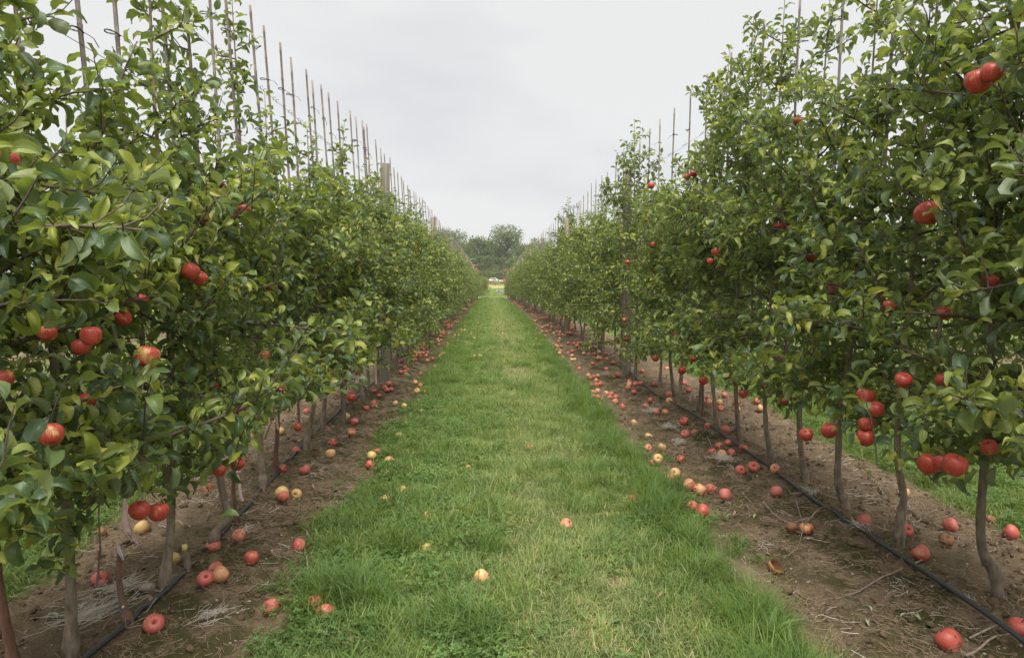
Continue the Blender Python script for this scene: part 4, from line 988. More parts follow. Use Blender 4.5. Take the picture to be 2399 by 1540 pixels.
def blades(name, n, rad, hmin, hmax, w, seed, m, bend=(.2, .9), nseg=3, lean=.25, comb=None):
    r = np.random.default_rng(seed); V = []; F = []; Ac = []
    for k in range(n):
        a = r.uniform(0, 6.28); q = rad * math.sqrt(r.random()); x, y = q * math.cos(a), q * math.sin(a)
        b = r.uniform(0, 6.28) if comb is None else comb + r.normal(0, .7)
        h = r.uniform(hmin, hmax); bd = r.uniform(*bend); dx, dy = math.cos(b), math.sin(b); wx, wy = -dy, dx; rn = r.random(); base = len(V); ln = r.uniform(0, lean)
        ang = ln; px, pz = 0, 0
        tw = r.uniform(-.8, .8)
        for s in range(nseg + 1):
            u = s / nseg; ww = w * r.uniform(.8, 1.2) * (1 - u ** 1.6) * .5 + .0002
            ct, st = math.cos(tw * u), math.sin(tw * u)
            V.append((x + dx * px - (wx * ct + dx * st) * ww, y + dy * px - (wy * ct + dy * st) * ww, pz - .005)); V.append((x + dx * px + (wx * ct + dx * st) * ww, y + dy * px + (wy * ct + dy * st) * ww, pz - .005))
            Ac += [(u, 0, 0, rn)] * 2
            ang += bd / nseg * (1 + u); px += math.sin(ang) * h / nseg; pz += math.cos(ang) * h / nseg
        for s in range(nseg): F.append((base + 2 * s, base + 2 * s + 1, base + 2 * s + 3, base + 2 * s + 2))
    return mk_mesh(name, np.array(V), np.array(F), [m], True, col=np.array(Ac))
def clover(name, n, rad, seed):
    r = np.random.default_rng(seed); V = []; F = []; Ac = []
    for k in range(n):
        a = r.uniform(0, 6.28); q = rad * math.sqrt(r.random()); c = np.array([q * math.cos(a), q * math.sin(a), r.uniform(.02, .065)]); L_ = r.uniform(.009, .017); rn = r.random(); a0 = r.uniform(0, 6.28)
        nrm = unit(np.array([0, 0, 1.]) + r.normal(0, .35, 3)); ex = unit(np.cross(nrm, [math.cos(a0), math.sin(a0), .1])); ey = np.cross(nrm, ex)
        for l in range(3):
            t = l * 2.094; d = ex * math.cos(t) + ey * math.sin(t); s = -ex * math.sin(t) + ey * math.cos(t); b = len(V)
            V += [c, c + d * L_ * .55 + s * L_ * .45 + nrm * L_ * .18, c + d * L_ * 1.05 + s * L_ * .28 + nrm * L_ * .1, c + d * L_ * .98, c + d * L_ * 1.05 - s * L_ * .28 + nrm * L_ * .1, c + d * L_ * .55 - s * L_ * .45 + nrm * L_ * .18]
            F += [(b, b + 1, b + 2, b + 3), (b, b + 3, b + 4, b + 5)]; Ac += [(0, 0, 0, rn)] * 6
        b = len(V); V += [np.array([c[0] + .006, c[1], 0]), np.array([c[0] + .008, c[1], 0]), c + np.array([.0008, 0, 0]), c - np.array([.0008, 0, 0])]; F.append((b, b + 1, b + 2, b + 3)); Ac += [(0, 0, 0, rn)] * 4
    return mk_mesh(name, np.array(V), np.array(F), [M_CLOV], True, col=np.array(Ac))
r3 = np.random.default_rng(99)
def pts(n, x0, x1, y0, y1, fn, p=1.0):
    X = r3.uniform(x0, x1, n); Y = y0 + (y1 - y0) * r3.random(n) ** p
    k = r3.random(n) < fn(X, Y); X, Y = X[k], Y[k]; return np.stack([X, Y, hgt(X, Y)], 1)
grass_ok = lambda X, Y: (1 - dirt_mask(X, Y)) ** 1.5
def rots(n, tilt=.15): return np.stack([r3.normal(0, tilt, n), r3.normal(0, tilt, n), r3.uniform(0, 6.28, n)], 1)
dryness = lambda X, Y: np.exp(-((X - .38 - .12 * np.sin(Y * .9)) / .36) ** 2) * np.clip(fbm(X * 2 + 9, Y * 1.6, 3) * 3.0 - .95, 0, 1)
# short lawn
TL = [blades('lawn', 30, .07, .03, .10, .0038, 40 + k, M_LAWN, (.3, 1.5), 3, .7) for k in range(6)] + [blades('lawn', 28, .07, .035, .12, .0036, 60 + k, M_GRASS, (.3, 1.3), 3, .6) for k in range(2)] + [blades('lawn', 13, .08, .04, .12, .0062, 70 + k, M_GRASS, (.5, 1.9), 4, .8) for k in range(2)]
P1 = pts(16000, -1.0, 1.4, 1.3, 8, grass_ok, .9); P2 = pts(18000, -1.0, 1.4, 8, 77, grass_ok, 1.6); P3 = pts(7500, -4.6, -2.2, 2.4, 14, grass_ok); P4 = pts(7500, 2.9, 5.1, 3.0, 16, grass_ok)
P5 = pts(6000, -9, 10, 14, 77, lambda X, Y: grass_ok(X, Y) * ((X < -2) | (X > 2.8))); P6 = pts(3600, -9, 9, 76, 118, lambda X, Y: np.ones(len(X)))
P = np.concatenate([P1, P2, P3, P4, P5, P6]); n = len(P)
sc = r3.uniform(.75, 1.25, n) * np.interp(P[:, 1], [2, 8, 20, 41, 76, 110], [.86, 1.0, 1.4, 1.9, 2.5, 3.6])
sc *= .35 + 1.35 * fbm(P[:, 0] * 3.2, P[:, 1] * 3.2, 3)
central = np.exp(-((P[:, 0] - .35) / .55) ** 2)
ix = np.where(r3.random(n) < .30 + .65 * central, r3.integers(0, 6, n), 6 + r3.integers(0, 4, n))
scatter('grass', TL, P, rots(n), sc, ix, 'short mown green grass covering the orchard alley', 'grass')
# dry thatch in the middle of the path
TD = [blades('thatch', 26, .08, .03, .08, .0026, 80 + k, M_DRYG, (.6, 2.0), 3, 1.3) for k in range(4)]
P = pts(26000, -.7, 1.25, 1.3, 24, lambda X, Y: grass_ok(X, Y) * dryness(X, Y) * .95, 1.1); P = np.concatenate([P, pts(2500, -.9, 1.3, 1.3, 9, lambda X, Y: .35 * grass_ok(X, Y))]); Pt = pts(2600, -10, 10, 77, 84.5, lambda X, Y: np.full(len(X), .9)); P = np.concatenate([P, Pt]); n = len(P)
scatter('dry_grass', TD, P, rots(n, .2), r3.uniform(.8, 1.3, n) * np.interp(P[:, 1], [2, 20, 80], [1, 1.5, 3.0]), r3.integers(0, 4, n), 'yellowed dry grass in the middle of the alley and along the cross track', 'dry grass')
# long tufts on the edges
TT = [blades('tuft', 60, .055, .10, .27, .0036, 120 + k, M_GRASS, (.5, 1.5), 5, .45, comb=None) for k in range(5)]
P = pts(2600, .86, 1.34, 1.35, 14, lambda X, Y: (np.exp(-((X - 1.10 - .05 * np.sin(Y * 3) - .08 * (fbm(Y * 2, Y * 0, 2) - .5)) / .10) ** 2)) * np.clip(fbm(X * 2, Y * 2.6, 2) * 2.2 - .45, .08, 1), 1.1)
Pe = pts(1500, 1.0, 1.35, 14, 75, lambda X, Y: np.full(len(X), .6)); Pe2 = pts(1300, -1.0, -.6, 10, 75, lambda X, Y: np.full(len(X), .5))
Ps = pts(2200, -1.0, .95, 1.3, 16, lambda X, Y: np.clip((fbm(X * 2.2 + 70, Y * 2.2, 3) - .55) * 5, 0, .9) * grass_ok(X, Y))
Pl = []
for x, y, rr, k in ((760, 1395, .07, 12), (800, 1400, .08, 12), (850, 1420, .07, 8), (720, 1440, .05, 5), (1130, 1490, .06, 9), (900, 1290, .06, 6), (1020, 1480, .06, 6), (1080, 850, .12, 10), (1030, 900, .15, 14), (1100, 800, .15, 10), (1230, 720, .2, 8), (1330, 1100, .05, 4)):
    q = on_plane(x, y, 0)
    for _ in range(k): Pl.append((q.x + r3.normal(0, rr), q.y + r3.normal(0, rr)))
Pl = np.array(Pl); Pl = np.concatenate([Pl, hgt(Pl[:, 0], Pl[:, 1])[:, None]], 1)
Pa = pts(260, -3.4, -2.3, 2.4, 9, lambda X, Y: .5 * grass_ok(X, Y)); Pb = pts(300, 3.0, 4.2, 3, 11, lambda X, Y: .5 * grass_ok(X, Y))
P = np.concatenate([P, Pe, Pe2, Ps, Pl, Pa, Pb]); n = len(P)
scatter('long_grass', TT, P, rots(n, .2), r3.uniform(.55, 1.1, n) * np.interp(P[:, 1], [2, 14, 40], [.95, 1.0, 1.2]), r3.integers(0, 5, n), 'long dark green grass tufts fringing the alley', 'grass')
# clover
TC = [clover('clover', 22, .08, 200 + k) for k in range(5)]
P = pts(4200, -1.05, .35, 1.35, 8, lambda X, Y: (1 - sstep(-.25, .35, X)) * np.clip(fbm(X * 2.6 + 30, Y * 2.6, 3) * 4.5 - 1.95, .03, 1) * (1 - .8 * dirt_mask(X, Y)), .95)
Pc = pts(2200, -3.6, -2.3, 2.2, 8, lambda X, Y: np.clip(fbm(X * 1.8 + 30, Y * 1.8, 3) * 3 - 1.0, .1, 1) * grass_ok(X, Y)); Pd = pts(900, .3, 1.4, 1.35, 6, lambda X, Y: np.clip(fbm(X * 2 + 50, Y * 2, 3) * 3 - 1.5, 0, .8)); Pf = pts(1300, -.95, .2, 8, 16, lambda X, Y: np.clip(fbm(X * 1.8 + 30, Y * 1.8, 3) * 3 - 1.2, .0, 1) * grass_ok(X, Y))
Pg = pts(1200, 3.0, 4.3, 3, 9, lambda X, Y: .5 * grass_ok(X, Y))
P = np.concatenate([P, Pc, Pd, Pf, Pg]); n = len(P)
scatter('clover', TC, P, rots(n, .1), r3.uniform(.6, 1.05, n), r3.integers(0, 5, n), 'clover mat creeping over the left side of the alley', 'clover')

# the neighbouring rows beyond, a hedge-like mass glimpsed under and over the near rows
FT = []
for k in range(4):
    v = VARS[k]; mb_ = MB()
    for m_, q in ((v['foliage'], 0), (v['trunk'], 1)):
        Vv = np.empty(len(m_.vertices) * 3, dtype=np.float32); m_.vertices.foreach_get('co', Vv); Vv = Vv.reshape(-1, 3)
        lt = np.empty(len(m_.polygons), dtype=np.int32); m_.polygons.foreach_get('loop_total', lt); li = np.empty(len(m_.loops), dtype=np.int32); m_.loops.foreach_get('vertex_index', li)
        ks = lt == 4; st = np.concatenate([[0], np.cumsum(lt)[:-1]])[ks]; mb_.add(Vv, li[st[:, None] + np.arange(4)[None]], q)
        if q == 0: cc = np.empty(len(Vv) * 4, dtype=np.float32); m_.color_attributes['leafdata'].data.foreach_get('color', cc); cc = cc.reshape(-1, 4); nf_ = len(cc)
        else: cc = np.concatenate([cc, np.zeros((len(Vv), 4), dtype=np.float32)])
    FT.append(mb_.mesh('row_tree', [M_LEAF, M_BARK], col=cc))
P = np.array([(x, y, hz(x, y)) for x, y in FAR_TREES]); n = len(P)
scatter('neighbouring_rows', FT, P, rots(n, .0), r3.uniform(.93, 1.05, n), r3.integers(0, 4, n), 'continuing rows of apple trees behind the two near rows', 'orchard rows')

# ------------------------------------------------------------------ soil litter
def straws(name, n, rad, l0, l1, w, seed, m, up=.25, comb=None):
    r = np.random.default_rng(seed); mb = MB()
    for k in range(n):
        a = r.uniform(0, 6.28); q = rad * abs(r.normal(0, .6)); b = r.uniform(0, 3.14) if comb is None else comb + r.normal(0, .7); L_ = r.uniform(l0, l1); el = abs(r.normal(0, up))
        p = np.array([q * math.cos(a), q * math.sin(a), .004 + r.uniform(0, .014)]); d = np.array([math.cos(b) * math.cos(el), math.sin(b) * math.cos(el), math.sin(el)]); c = np.array([-math.sin(b), math.cos(b), 0]) * r.normal(0, .25) * L_
        P_ = np.array([p - d * L_ / 2, p + c * .5, p + d * L_ / 2]); P_[:, 2] = np.maximum(P_[:, 2], .001); V, F = tube(P_, w * r.uniform(.6, 1.2), 3, False); mb.add(V, F)
    return mb.mesh(name, [m])
TS = [straws('litter', 12, .10, .015, .07, .0010, 300 + k, M_STRAWB) for k in range(5)] + [straws('litter', 6, .11, .02, .08, .0012, 320 + k, M_STRAWW) for k in range(2)]
dirt_ok = lambda X, Y: dirt_mask(X, Y) * np.clip(fbm(X * 2.5, Y * 2.5 + 60, 3) * 2.4 - .6, .12, 1)
P = np.concatenate([pts(3000, -2.6, -.7, 1.6, 8, dirt_ok), pts(3600, 1.1, 3.4, 1.6, 9, dirt_ok), pts(2000, -2.6, 3.4, 8, 20, dirt_ok)]); n = len(P)
scatter('straw_litter', TS, P, rots(n, .05), r3.uniform(.8, 1.4, n), r3.choice([0, 1, 2, 3, 4, 5, 6], n, p=[.18] * 5 + [.05] * 2), 'scattered dry straw bits on the bare soil strips', 'straw')
def pebble(seed):
    r = np.random.default_rng(seed); V = []; n = 7
    for z, a in ((-.6, .5), (-.1, 1.0), (.35, .85), (.6, .4)): th = np.arange(n) * 2 * math.pi / n; rr = a * (1 + r.normal(0, .13, n)); V.append(np.stack([rr * np.cos(th), rr * .75 * np.sin(th), np.full(n, z * .7)], 1))
    V = np.concatenate(V); i = np.arange(3)[:, None] * n; j = np.arange(n)[None]; j2 = (j + 1) % n; F = np.stack([i + j, i + j2, i + n + j2, i + n + j], -1).reshape(-1, 4)
    V = np.concatenate([V, [[0, 0, .5]]]); F3 = np.array([[21 + a, 21 + (a + 1) % n, 28] for a in range(n)])
    return MB().add(V * .01, [F, F3]).mesh('pebble', [M_STONE], smooth=True)
M_CLOD = plain('soil_clod', (.12, .086, .052), .95, .2, 0, .004)
def clod(seed):
    me = pebble(seed).copy(); me.materials.clear(); me.materials.append(M_CLOD); return me
P = np.concatenate([pts(1100, -2.4, -.9, 1.5, 9, lambda X, Y: dirt_mask(X, Y)), pts(1500, 1.3, 3.1, 1.5, 9, lambda X, Y: dirt_mask(X, Y))]); n = len(P)
scatter('pebbles', [pebble(k) for k in range(4)], P, rots(n, .3), r3.uniform(.15, 1.05, n) ** 1.5 + .12, r3.integers(0, 4, n), 'small pale pebbles scattered on the soil strips', 'pebbles')
P = np.concatenate([pts(9000, -2.4, -.9, 1.5, 9, dirt_ok), pts(12000, 1.3, 3.1, 1.5, 9, dirt_ok)]); n = len(P)
scatter('soil_crumbs', [clod(k + 9) for k in range(4)], P, rots(n, .5), r3.uniform(.2, 1.55, n) ** 2 + .15, r3.integers(0, 4, n), 'loose brown soil crumbs on the bare strips', 'soil')

def clump(px, py, rad, n, lab, comb=None, l=(.06, .16), seed=0):
    q = on_plane(px, py, .03); o = link('straw_clump', straws('straw_clump', int(n * .8), rad, l[0] * .7, l[1] * .8, .00095, 500 + seed, M_STRAWW, .38, comb), loc=(q.x, q.y, hz(q.x, q.y) + .012)); tag(o, lab, 'straw', 'bleached straw clumps')
clump(215, 1455, .14, 170, 'wide bleached straw swath behind the straight left trunk', .7, (.1, .24), 1)
clump(280, 1400, .10, 90, 'bleached straw beside the tagged stub', .5, (.08, .2), 2)
clump(1690, 1090, .10, 130, 'pale straw clump below the heap of apples at right', None, (.06, .16), 3)
clump(1530, 965, .11, 110, 'pale straw clump holding a brown rotten apple', None, (.06, .16), 4)
clump(1565, 1000, .10, 80, 'pale straw clump left of the large red marked apple', None, (.06, .15), 5)
clump(1590, 1035, .09, 70, 'pale straw clump nearer the path than the bruised apple', None, (.06, .14), 6)
clump(500, 1450, .10, 60, 'loose pale straw on soil right of the scuffed apple', .4, (.06, .16), 7)
clump(575, 1262, .06, 35, 'small pale straw tuft under the pink apple', None, (.04, .1), 8)
clump(1900, 1165, .10, 50, 'loose grey straw right of the specked pink apple', None, (.05, .12), 9)
clump(2010, 1260, .10, 45, 'dark loose straw below the right pipe', None, (.05, .12), 10)

def twig(pts_px, r0, lab, forks=(), m=None):
    Q = []
    for x, y in pts_px: q = on_plane(x, y, .03); Q.append((q.x, q.y, hz(q.x, q.y) + .012 + r0))
    Q = np.array(Q); n = len(Q); base = Q[0].copy(); mb = MB(); s = np.linspace(0, 1, n); qq = np.linspace(0, 1, n * 3)
    P_ = np.stack([np.interp(qq, s, Q[:, i]) for i in range(3)], 1); P_ += np.random.default_rng(len(lab)).normal(0, .003, P_.shape); V, F = tube(P_ - base, np.linspace(r0, r0 * .35, len(P_)), 6); mb.add(V, F)
    for (a, b) in forks:
        p0 = on_plane(*a, .03); p1 = on_plane(*b, .03); W = np.array([(p0.x, p0.y, hz(p0.x, p0.y) + .012 + r0), ((p0.x + p1.x) / 2, (p0.y + p1.y) / 2 + .01, hz(p0.x, p0.y) + .03), (p1.x, p1.y, hz(p1.x, p1.y) + .02)]); V, F = tube(W - base, [r0 * .7, r0 * .5, r0 * .3], 5); mb.add(V, F)
    o = link('fallen_twig', mb.mesh('fallen_twig', [m or M_TWIGG]), loc=base); tag(o, lab, 'twig', 'fallen twigs')
twig([(768, 1305), (745, 1325), (722, 1345), (712, 1362), (716, 1378)], .006, 'forked reddish twig on soil beside the red apple at the left grass edge', [((722, 1345), (672, 1366)), ((722, 1342), (712, 1290))])
twig([(720, 1250), (722, 1262), (760, 1272)], .004, 'thin grey twig above the forked twig on the left soil')
twig([(585, 1010), (640, 1030), (760, 1050), (835, 1055)], .004, 'long thin twig lying across the left soil strip')
twig([(700, 1130), (740, 1122), (790, 1105)], .004, 'twig pointing to the small shrivelled apple at left')
twig([(370, 1230), (395, 1240), (403, 1258)], .005, 'pale bent twig right of the pair of hanging apples')
twig([(300, 1245), (335, 1290), (350, 1310), (270, 1306)], .005, 'thin pinkish twig running under the metal tag', m=M_TWIG)
twig([(300, 1395), (325, 1410), (400, 1400)], .005, 'twig crossing the left pipe beside the tagged stub')
twig([(1785, 1175), (1800, 1195), (1850, 1225), (1900, 1232), (1918, 1215), (1918, 1205)], .0055, 'long curved grey twig around the bruised apple at right', [((1900, 1232), (1870, 1275)), ((1880, 1228), (1860, 1160))])
twig([(1870, 1275), (1850, 1290), (1835, 1295)], .004, 'short thin twig behind the hollow rotten apple')
twig([(2060, 1140), (2072, 1160), (2068, 1178)], .006, 'short pale stick on soil between two right trunks')
twig([(2030, 1108), (2055, 1116)], .006, 'dark short stick on soil behind the right row', m=M_TWIG)
twig([(2170, 1330), (2100, 1345), (2010, 1385), (1960, 1400)], .005, 'long straight twig on the mossy soil at right')
twig([(2270, 1500), (2330, 1490), (2398, 1480)], .005, 'twig behind the largest apple at bottom right')
twig([(2260, 1540), (2330, 1505), (2398, 1500)], .006, 'stick at the bottom right corner')
twig([(1650, 1020), (1665, 1045), (1672, 1065)], .005, 'upright grey stick beside the dark bruised apple at right')
twig([(880, 905), (960, 880), (1000, 870)], .004, 'thin twig on soil near the nearest left post')

# bark chunk lying by the pipe
q = on_plane(335, 1392, .05); rr = np.random.default_rng(3); P_ = np.array([[-.05, 0, 0], [-.02, .004, .004], [.02, -.003, .006], [.05, .002, .002]]); V, F = tube(P_, np.array([.006, .014, .018, .013]), 9); V = V + rr.normal(0, .0018, V.shape)
o = link('wood_chunk', MB().add(V, F).mesh('wood_chunk', [M_TWIGG], smooth=False), loc=(q.x, q.y, hz(q.x, q.y) + .015), rz=.2); tag(o, 'broken grey piece of dead wood touching the left pipe', 'wood')

# ------------------------------------------------------------------ cut stub with metal tag, sapling bases, ribbons
def stub():
    f = on_plane(318, 1478, .03); gz = hz(f.x, f.y); root = link('tree_stub', None, loc=(f.x, f.y, gz)); tag(root, 'cut young tree stub with a bulging foot and a metal tag on top', 'tree stub')
    P_ = np.array([on_x(x, y, f.x - .02 * i) for i, (x, y) in enumerate(((318, 1485), (306, 1462), (298, 1448), (292, 1425), (282, 1385), (277, 1345), (281, 1298)))]) - np.array([f.x, f.y, gz]); P_[0, 2] = -.04
    V, F = tube(P_, np.array([.016, .016, .023, .015, .012, .011, .0115]), 12); link('trunk', MB().add(V, F).mesh('trunk', [M_BARKR]), root)
    p = P_[3] + np.array([0.0, -.0135, -.004]); V, F = tube(np.array([p + [0, 0, -.012], p, p + [0, 0, .012]]), [.003, .006, .003], 7); link('paint_mark', MB().add(V * 1, F).mesh('paint_mark', [M_BLUE]), root)
    V, F = tube(np.array([p + [-.002, 0, .016], p + [.001, 0, .02], p + [.003, 0, .024]]), [.003, .005, .003], 7); link('paint_mark', MB().add(V, F).mesh('paint_mark', [M_WHT]), root)
    top = P_[-1]
    tg = link('tag', MB().add(*box((0, 0, 0), (.016, .0012, .062))).mesh('tag', [M_TAG], smooth=False), root, loc=tuple(top + np.array([.008, -.012, .012]))); tg.rotation_euler = (R(-8), R(-26), R(-12))
    mb = MB(); r = np.random.default_rng(8)
    for z in np.arange(-.024, .018, .0052):          # the hand-scratched writing is not legible in the photograph; its strokes are
        a = r.uniform(-.004, 0); 
        V, F = tube(np.array([[a, -.0011, z], [a + .002, -.0011, z + r.uniform(.001, .003)], [a + .004, -.0011, z - r.uniform(0, .002)], [a + .006, -.0011, z + r.uniform(0, .002)]]), .0005, 4); mb.add(V, F)
    V, F = tube(np.array([[0, -.0012, .025], [0, -.0004, .025]]), .0016, 8); mb.add(V, F)
    link('writing', mb.mesh('writing', [M_INK]), tg)
stub()
def sapling_stub(px, py, h, r0, lab, cap=None, lean=(0, 0)):
    f = on_plane(px, py, .03); gz = hz(f.x, f.y); root = link('sapling_stub', None, loc=(f.x, f.y, gz)); tag(root, lab, 'tree stub')
    P_ = np.array([[0, 0, -.03], [0, 0, .03], [lean[0] * .3, 0, .06], [lean[0], lean[1], h]]); V, F = tube(P_, [r0 * 1.4, r0 * 1.5, r0 * 1.2, r0], 10); link('trunk', MB().add(V, F).mesh('trunk', [M_BARK]), root)
    if cap: V, F = tube(np.array([[lean[0], lean[1], h - .004], [lean[0], lean[1], h + .022]]), [r0 * 1.1, r0 * .95], 10); link('cap', MB().add(V, F).mesh('cap', [M_YEL]), root)
sapling_stub(440, 1352, .10, .012, 'short grey stub with a yellow cap behind the leaning left trunk', True, (-.01, 0))
def sapling_stem(px, py, X, h, lab, n=0):
    f = on_plane(px, py, .03); gz = hz(f.x, f.y); root = link('sapling', None, loc=(f.x, f.y, gz)); tag(root, lab, 'sapling')
    r = np.random.default_rng(n); zs = np.linspace(-.03, h, 9); P_ = np.stack([r.normal(0, .003, 9).cumsum(), r.normal(0, .003, 9).cumsum(), zs], 1); V, F = tube(P_, np.linspace(.013, .009, 9), 9); link('trunk', MB().add(V, F).mesh('trunk', [M_BARKR]), root)
    return root
sapling_stem(228, 1300, LX, .05, 'broken short twig stub in the grass edge behind the left row', 1)
sapling_stem(553, 1235, LX, .55, 'thin reddish sapling stem beside the pink ribbon in the left row', 2)
sapling_stem(700, 1010, LX, .5, 'thin dark reddish sapling in the left row right of the low twig', 3)
sapling_stem(1645, 985, RX, .5, 'thin forked sapling carrying the pink ribbon in the right row', 4)

def ribbon(top_px, X, tails, lab, w=.017, seed=0):
    r = np.random.default_rng(seed); p = on_x(*top_px, X); root = link('ribbon', None, loc=p); tag(root, lab, 'ribbon', 'pink marking ribbons')
    th = np.linspace(0, 6.28, 12); V, F = tube(np.stack([.012 * np.cos(th), .012 * np.sin(th) + .008, .002 * np.sin(3 * th)], 1), .004, 5, False); mbk = MB().add(V, F); V, F = tube(np.array([[-.006, -.004, -.004], [0, -.008, 0], [.006, -.004, .004]]), [.003, .006, .003], 6); mbk.add(V, F); link('knot', mbk.mesh('knot', [M_RIB]), root)
    for (L_, dx, ph) in tails:
        n = 10; V = []; 
        for s in range(n + 1):
            u = s / n; c = np.array([dx * u + .004 * math.sin(u * 5 + ph), -.008 - .012 * u * math.sin(ph + 3 * u), -L_ * u]); a = ph + 1.2 * math.sin(u * 3 + ph) * .5; ww = w * (.35 + .65 * min(1, u * 3)) / 2
            e = np.array([math.cos(a), math.sin(a), 0]) * ww; nrm = np.array([-math.sin(a), math.cos(a), 0]) * .0003
            cut = (.006 if s == n else 0)
            V += [c - e - nrm, c + e - nrm + [0, 0, cut], c + e + nrm + [0, 0, cut], c - e + nrm]
        F = [[4 * s + a, 4 * s + (a + 1) % 4, 4 * s + 4 + (a + 1) % 4, 4 * s + 4 + a] for s in range(n) for a in range(4)]
        link('tail', MB().add(np.array(V), np.array(F)).mesh('tail', [M_RIB]), root)
ribbon((292, 1168), -1.44, [(.135, .012, .2), (.175, .03, 2.9)], 'large pale pink ribbon hanging above the metal tag', .03, 1)
ribbon((405, 1165), -1.75, [(.09, 0, .3)], 'thin pink ribbon behind the trunk left of the leaning tree', .012, 2)
ribbon((556, 1105), -1.45, [(.17, .03, .3)], 'pink ribbon hanging beside the reddish sapling stem', .017, 3)
ribbon((646, 960), -1.5, [(.14, .02, .5)], 'wavy pink ribbon left of the dark reddish sapling', .017, 4)
ribbon((702, 930), -1.45, [(.2, .015, .1)], 'long pink ribbon tied to the dark reddish sapling', .015, 5)
ribbon((853, 865), -1.5, [(.13, .01, .4)], 'broad pale pink ribbon among the trunks before the nearest left post', .03, 6)
ribbon((878, 840), -1.45, [(.32, .02, .2)], 'longest pink ribbon just left of the nearest left post', .02, 7)
ribbon((927, 842), -1.5, [(.13, -.01, .3), (.12, .015, 1.2)], 'small forked pink ribbon just beyond the nearest left post', .016, 8)
ribbon((1621, 905), 2.08, [(.15, -.02, .2), (.12, .035, .5)], 'forked pink ribbon tied to a sapling in the right row', .022, 9)
ribbon((1385, 790), 2.08, [(.15, .0, .2)], 'tiny distant pink ribbon between thin trunks of the right row', .02, 10)
# upright black pipe fitting
q = on_plane(757, 1012, .03); V, F = tube(np.array([[0, 0, -.02], [0, 0, .11], [.003, 0, .16]]), .006, 8); o = link('pipe_riser', MB().add(V, F).mesh('pipe_riser', [M_PIPE]), loc=(q.x, q.y, hz(q.x, q.y))); tag(o, 'short upright black pipe end beside the leaning left trunk', 'pipe')

# ------------------------------------------------------------------ weeds and fallen leaves
def strap_leaf(L_, w, el, az, curl, m, seed):
    n = 6; V = []; p = np.zeros(3); a = el
    for s in range(n + 1):
        u = s / n; ww = w * (math.sin(3.14 * min(1, (u * .88 + .1))) ** .7) / 2 + .0004; side = np.array([-math.sin(az), math.cos(az), 0])
        V += [p - side * ww + [0, 0, ww * .35], p.copy(), p + side * ww + [0, 0, ww * .35]]; d = np.array([math.cos(az) * math.cos(a), math.sin(az) * math.cos(a), math.sin(a)]); p = p + d * L_ / n; a -= curl / n
    F = [[3 * s + j, 3 * s + j + 1, 3 * s + 4 + j, 3 * s + 3 + j] for s in range(n) for j in range(2)]
    return mk_mesh('leaf', np.array(V), np.array(F), [m], True, col=np.tile([.5, .5, 0, seed * .37 % 1], (len(V), 1)))
M_WEED = leaf_material('weed_leaf', [(0, (.08, .17, .03)), (.5, (.13, .23, .045)), (1, (.20, .30, .06))], (.16, .24, .09), .3, False, .45)
def weed(px, py, n, L_, w, lab, el=(.3, 1.0), seed=0):
    q = on_plane(px, py, 0); root = link('weed', None, loc=(q.x, q.y, hz(q.x, q.y))); tag(root, lab, 'weed', 'broad leaved weeds'); r = np.random.default_rng(seed)
    for k in range(n): link('leaf', strap_leaf(L_ * r.uniform(.6, 1.1), w * r.uniform(.7, 1.2), r.uniform(*el), k * 2.4 + r.normal(0, .3), r.uniform(.5, 1.6), M_WEED, k + seed), root)
weed(1410, 1475, 13, .15, .016, 'light green rosette weed in the grass at the bottom centre right', (.3, 1.0), 1)
weed(1800, 1500, 9, .17, .018, 'broad bladed weed at the bottom edge beside the right soil', (.5, 1.2), 2)
weed(1850, 1540, 8, .15, .018, 'second broad bladed weed at the very bottom of the right grass edge', (.5, 1.2), 3)
weed(1340, 1110, 12, .12, .018, 'leafy weed in the alley above the peach pink apple', (.3, 1.0), 4)
weed(1150, 1055, 8, .08, .02, 'small green weed in the grass above the lone red apple', (.3, 1.2), 5)
weed(1010, 1440, 10, .10, .016, 'flat dandelion rosette near the bottom of the alley', (.1, .6), 6)
weed(1310, 1290, 9, .10, .016, 'pale flat weed below the peach pink apple', (.1, .6), 7)
weed(1600, 1430, 10, .10, .016, 'jagged dandelion rosette in the right grass', (.1, .7), 8)
weed(1185, 895, 7, .10, .026, 'dark leaved weed in the middle distance of the alley', (.3, 1.2), 9)
weed(1480, 1385, 9, .11, .016, 'rosette weed left of the long grass fringe', (.2, .8), 10)
weed(1560, 890, 7, .10, .012, 'small green tuft at the foot of the nearest right post', (.6, 1.4), 11)
for k, (x, y, n_, L_, w_, lab) in enumerate([(1060, 1190, 8, .08, .018, 'low dandelion rosette in the clover above the peach apple'), (1240, 1370, 9, .10, .016, 'flat weed in the grass above the pale yellow apple'), (930, 1380, 8, .09, .016, 'weed beside the left tuft of long grass'),
        (1420, 1180, 8, .09, .02, 'broad leaved weed left of the buried red apple'), (1120, 1230, 8, .08, .016, 'weed in mid lane beside the peach apple with brown spots'), (1270, 960, 8, .10, .022, 'dark weed in the middle distance right of the lane centre'), (1200, 1500, 9, .11, .016, 'weed rosette close to the bottom edge in mid lane'),
        (1530, 1270, 8, .10, .016, 'weed beside the bright red apple at the right fringe'), (1690, 1480, 9, .12, .015, 'grassy weed at the bottom right of the lane'), (1010, 1100, 8, .08, .02, 'small weed left of the lone pink apple')]):
    weed(x, y, n_, L_, w_, lab, (.15, .8), 30 + k)
FL = [(MB().add(V, F).mesh('fallen_leaf', [m])) for (V, F, A_), m in ((leaf_tmpl(6, 2, 51, .3), M_FLEAF), (leaf_tmpl(6, 2, 52, .3), M_FLEAFB))]
